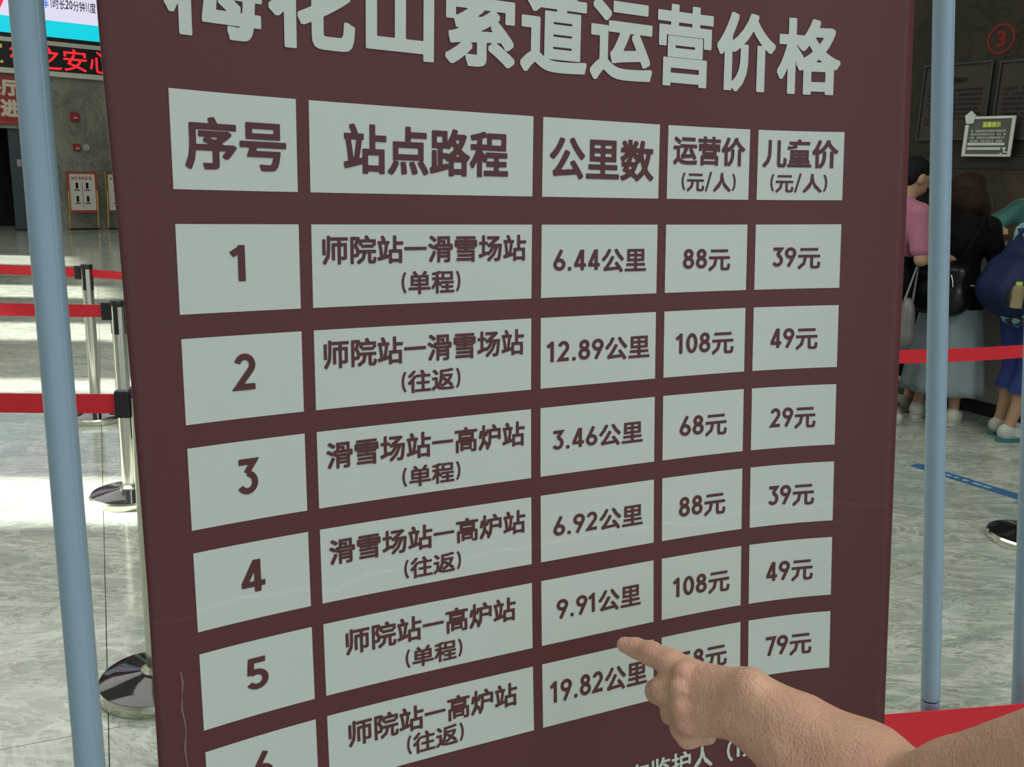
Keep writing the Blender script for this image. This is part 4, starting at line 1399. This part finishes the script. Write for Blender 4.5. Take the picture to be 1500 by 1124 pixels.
    for s in ('L', 'R'):
        sm, sole = cfg['shoes']
        a = np.array(J['ank' + s], float)
        sh = [cone((a[0], a[1] - 0.02, 0.055), (a[0], a[1] + 0.06, 0.055), 0.045, 0.045), cone((a[0], a[1] + 0.06, 0.052), (a[0], a[1] + 0.165, 0.038), 0.044, 0.036), cone((a[0], a[1] - 0.03, 0.08), (a[0], a[1] + 0.0, 0.09), 0.035, 0.040)]
        so_ = sdf_mesh('shoe', sh, 0.006, 0.008, sm, root)
        g = Geo()
        vs = []
        N = 28
        for z in (0.002, 0.026):
            for i in range(N):
                w = 2 * math.pi * i / N
                yy = math.sin(w)
                rx = 0.047 * (1 - 0.12 * yy) * (1 if z > 0.01 else 0.95)
                vs.append(L((a[0] + rx * math.cos(w), a[1] + 0.063 + 0.142 * yy * (1 if z > 0.01 else 0.98), z)))
        g.add(vs, [tuple(reversed(range(N))), tuple(range(N, 2 * N))] + [(i, (i + 1) % N, N + (i + 1) % N, N + i) for i in range(N)])
        g.build('sole', sole, so_, False)
        if cfg.get('stripe'):
            sg = Geo()
            for sx in (-1, 1):
                pts = [L((a[0] + sx * xx, a[1] + yy, zz)) for xx, yy, zz in ((0.050, 0.0, 0.055), (0.052, 0.04, 0.046), (0.050, 0.08, 0.052), (0.045, 0.12, 0.062))]
                sg.tube(pts, [0.002, 0.006, 0.005, 0.002], 8)
            sg.build('curved_stripe', MT['shoe_white'], so_, True)
    return root, L, R, k


# woman in black with the pale skirt, seen from behind
pW, LW, RW, kW = person(1370, 615, 'woman seen from behind with dark bob, black top and long pale skirt', 38, 1.63,
       dict(top=MT['black_cloth'], top_name='black_top', sleeve=1.0, skirt=(0.22, 0.99, 0.245, 0.15, MT['skirt']), hair=('bob', MT['hair_dark']), shoes=(MT['shoe_white'], MT['shoe_white']),
            J=dict(elR=(0.25, 0.06, 1.12), haR=(0.20, 0.28, 1.12), elL=(-0.25, 0.08, 1.12), haL=(-0.12, 0.28, 1.12), ankL=(-0.13, -0.02, 0.09), ankR=(0.12, -0.06, 0.09)), girth=1.12))
# man in pink looking at his phone
pM, LM, RM, kM = person(1272, 616, 'short haired man in pink shirt looking down, half behind the banner', 76, 1.72,
       dict(top=MT['pink'], crop=True, pants=MT['black_cloth'], hair=('short', MT['hair_black']), shoes=(MT['shoe_white'], MT['shoe_white']), head_pitch=14,
            J=dict(elR=(0.23, 0.04, 1.10), haR=(0.15, 0.26, 1.10), elL=(-0.23, 0.06, 1.12), haL=(-0.08, 0.28, 1.14)), lean=(0, 0.13)))
# woman in black further along
pB, LB, RB, kB = person(1312, 598, 'person in black with long black hair beyond the man in pink', 45, 1.62,
       dict(top=MT['black_cloth'], top_name='black_top', sleeve=1.5, pants=MT['black_cloth'], pants_len=0.5, cuff=0.09, hair=('long', MT['hair_black']), shoes=(MT['shoe_beige'], MT['shoe_beige'])))
# woman with blue backpack, in profile
pP, LP, RP, kP = person(1476, 640, 'woman in teal patterned top and royal blue cropped trousers facing the counter', 74, 1.60,
       dict(top=MT['teal_pat'], pants=MT['blue'], pants_len=0.6, cuff=0.10, hem=0.32, hair=('bob', MT['hair_black']), shoes=(MT['shoe_grey'], MT['sole_teal']), stripe=True,
            J=dict(kneeL=(-0.08, 0.06, 0.49), kneeR=(0.1, 0.02, 0.49), ankL=(-0.08, -0.02, 0.09), ankR=(0.09, -0.10, 0.09)), girth=1.1, lean=(0, 0.14)))
# clerk side: person in teal behind the counter, forearm on its top
pT, LT, RT, kT = person(0, 0, 'person in plain teal t-shirt leaning a bare forearm on the ticket counter', -121, 1.77,
       dict(top=MT['teal'], pants=MT['black_cloth'], sleeve=0.75, hair=('short', MT['hair_black']), shoes=(MT['shoe_white'], MT['shoe_white']), head_yaw=20, girth=1.1, 
            J=dict(shR=(0.19, 0.03, 1.36), elR=(0.31, 0.16, 1.235), haR=(0.12, 0.36, 1.225), shL=(-0.19, 0, 1.38))), base=(RO + RX * -0.30 - RN * 0.82))


# black shoulder bag on the woman's back
def on(Lf, pts):
    return [Lf(p) for p in pts]


bg = empty('shoulder_bag', LW((-0.06, -0.18, 0.95)), 'shiny black bag hanging low on the back of the woman in the pale skirt', 'bag')
b_ = [('c', LW((-0.17, -0.17, 1.06)), LW((0.06, -0.17, 1.06)), 0.075, 0.075), ('c', LW((-0.18, -0.17, 0.92)), LW((0.06, -0.17, 0.90)), 0.085, 0.085), ('c', LW((-0.14, -0.17, 0.86)), LW((0.03, -0.17, 0.86)), 0.075, 0.075)]
sdf_mesh('bag_body', b_, 0.010, 0.032, mat('black_leather', (0.006, 0.006, 0.007), 0.28, spec=0.3), bg)
Geo().tube(on(LW, [(0.02, -0.17, 1.1), (0.10, -0.165, 1.25), (0.15, -0.12, 1.40), (0.13, -0.03, 1.475), (0.08, 0.08, 1.40)]), 0.014, 10).build('strap', MT['black_cloth'], bg, True)
Geo().tube(on(LW, [(-0.16, -0.262, 0.93), (-0.02, -0.262, 0.92)]), 0.004, 8).build('zip', MT['steel'], bg, True)
Geo().tube(on(LW, [(0.03, -0.255, 1.06), (0.045, -0.258, 1.02), (0.05, -0.255, 0.98)]), 0.006, 8).build('buckle', MT['steel'], bg, True)
Geo().tube(on(LW, [(0.145, -0.20, 0.99), (0.19, -0.15, 0.985)]), 0.008, 8).build('side_clip', MT['steel'], bg, True)

# navy backpack of the woman in profile
bp = empty('backpack', LP((0, -0.25, 1.0)), 'navy blue backpack with a bottle in its side pocket, worn at the right edge', 'backpack')
b_ = [('c', LP((-0.06, -0.10, 1.27)), LP((0.06, -0.10, 1.27)), 0.075, 0.075), ('c', LP((-0.08, -0.17, 1.14)), LP((0.08, -0.17, 1.14)), 0.10, 0.10), ('c', LP((-0.08, -0.22, 1.02)), LP((0.08, -0.22, 1.02)), 0.115, 0.115), ('c', LP((-0.06, -0.18, 0.93)), LP((0.06, -0.18, 0.93)), 0.085, 0.085)]
sdf_mesh('pack_body', b_, 0.011, 0.02, MT['navy'], bp)
for sx in (-1, 1):
    Geo().tube(on(LP, [(sx * 0.09, -0.10, 1.33), (sx * 0.11, 0.03, 1.455), (sx * 0.12, 0.20, 1.38), (sx * 0.13, 0.21, 1.2), (sx * 0.16, 0.06, 1.0), (sx * 0.12, -0.10, 0.94)]), 0.018, 10).build('strap', MT['navy'], bp, True)
g = Geo()
pts = [(-0.21 + 0.0 * i, -0.30 + 0.02 * i, 1.22 - 0.09 * i) for i in range(5)]
g.tube(on(LP, [(0.13, -0.14, 1.28), (0.18, -0.21, 1.16), (0.19, -0.27, 1.04), (0.16, -0.25, 0.93)]), 0.004, 8)
g.build('piping', MT['black'], bp, True)
sdf_mesh('side_pocket', [('c', LP((0.155, -0.275, 0.97)), LP((0.155, -0.275, 1.01)), 0.05, 0.05)], 0.009, 0.01, MT['black'], bp)
bt = empty('drink_bottle', LP((-0.215, -0.24, 0.93)), 'small amber bottle with a lime cap in the navy backpack pocket', 'bottle')
Geo().tube(on(LP, [(0.20, -0.30, 0.93), (0.20, -0.30, 1.06), (0.20, -0.30, 1.075)]), [0.034, 0.034, 0.018], 16).build('bottle_body', MT['glass_bottle'], bt, True)
Geo().tube(on(LP, [(0.20, -0.30, 1.075), (0.20, -0.30, 1.095)]), 0.018, 16).build('cap', MT['lime'], bt, True)
# phone of the man in pink
ph = empty('phone', LM((0.10, 0.34, 1.13)), 'dark phone held flat by the man in the pink shirt', 'phone')
Geo().box(LM((0.03, 0.37, 1.15)), RM @ np.array([1, 0, 0]), RM @ np.array([0, 0.94, 0.34]), RM @ np.array([0, -0.34, 0.94]), (-0.037, 0.037), (-0.075, 0.075), (-0.004, 0.004), 0.003).build('case', MT['black'], ph)
# plastic bag on his arm
sdf_ = empty('carrier_bag', LM((0.26, 0.05, 0.7)), 'pale translucent carrier bag hanging by the man in the pink shirt', 'bag')
sdf_mesh('bag_body', [('e', LM((0.25, 0.0, 0.72)), (0.05, 0.07, 0.15), None), ('e', LM((0.25, 0.0, 0.62)), (0.06, 0.08, 0.09), None)], 0.011, 0.01, MT['plastic_bag'], sdf_)
Geo().tube(on(LM, [(0.25, -0.03, 0.84), (0.20, 0.08, 1.10), (0.25, 0.03, 0.84)]), 0.008, 8).build('handle', MT['plastic_bag'], sdf_, True)
# paper on the counter
cp = RO + RX * 0.28 - RN * 0.12 + UP * 1.187
tag(Geo().box(cp, RX, RN, UP, (-0.10, 0.11), (-0.07, 0.08), (0, 0.003)).build('form_sheet', MT['sticker_white']), 'white form sheet lying on the ticket counter near the teal shirt', 'paper')
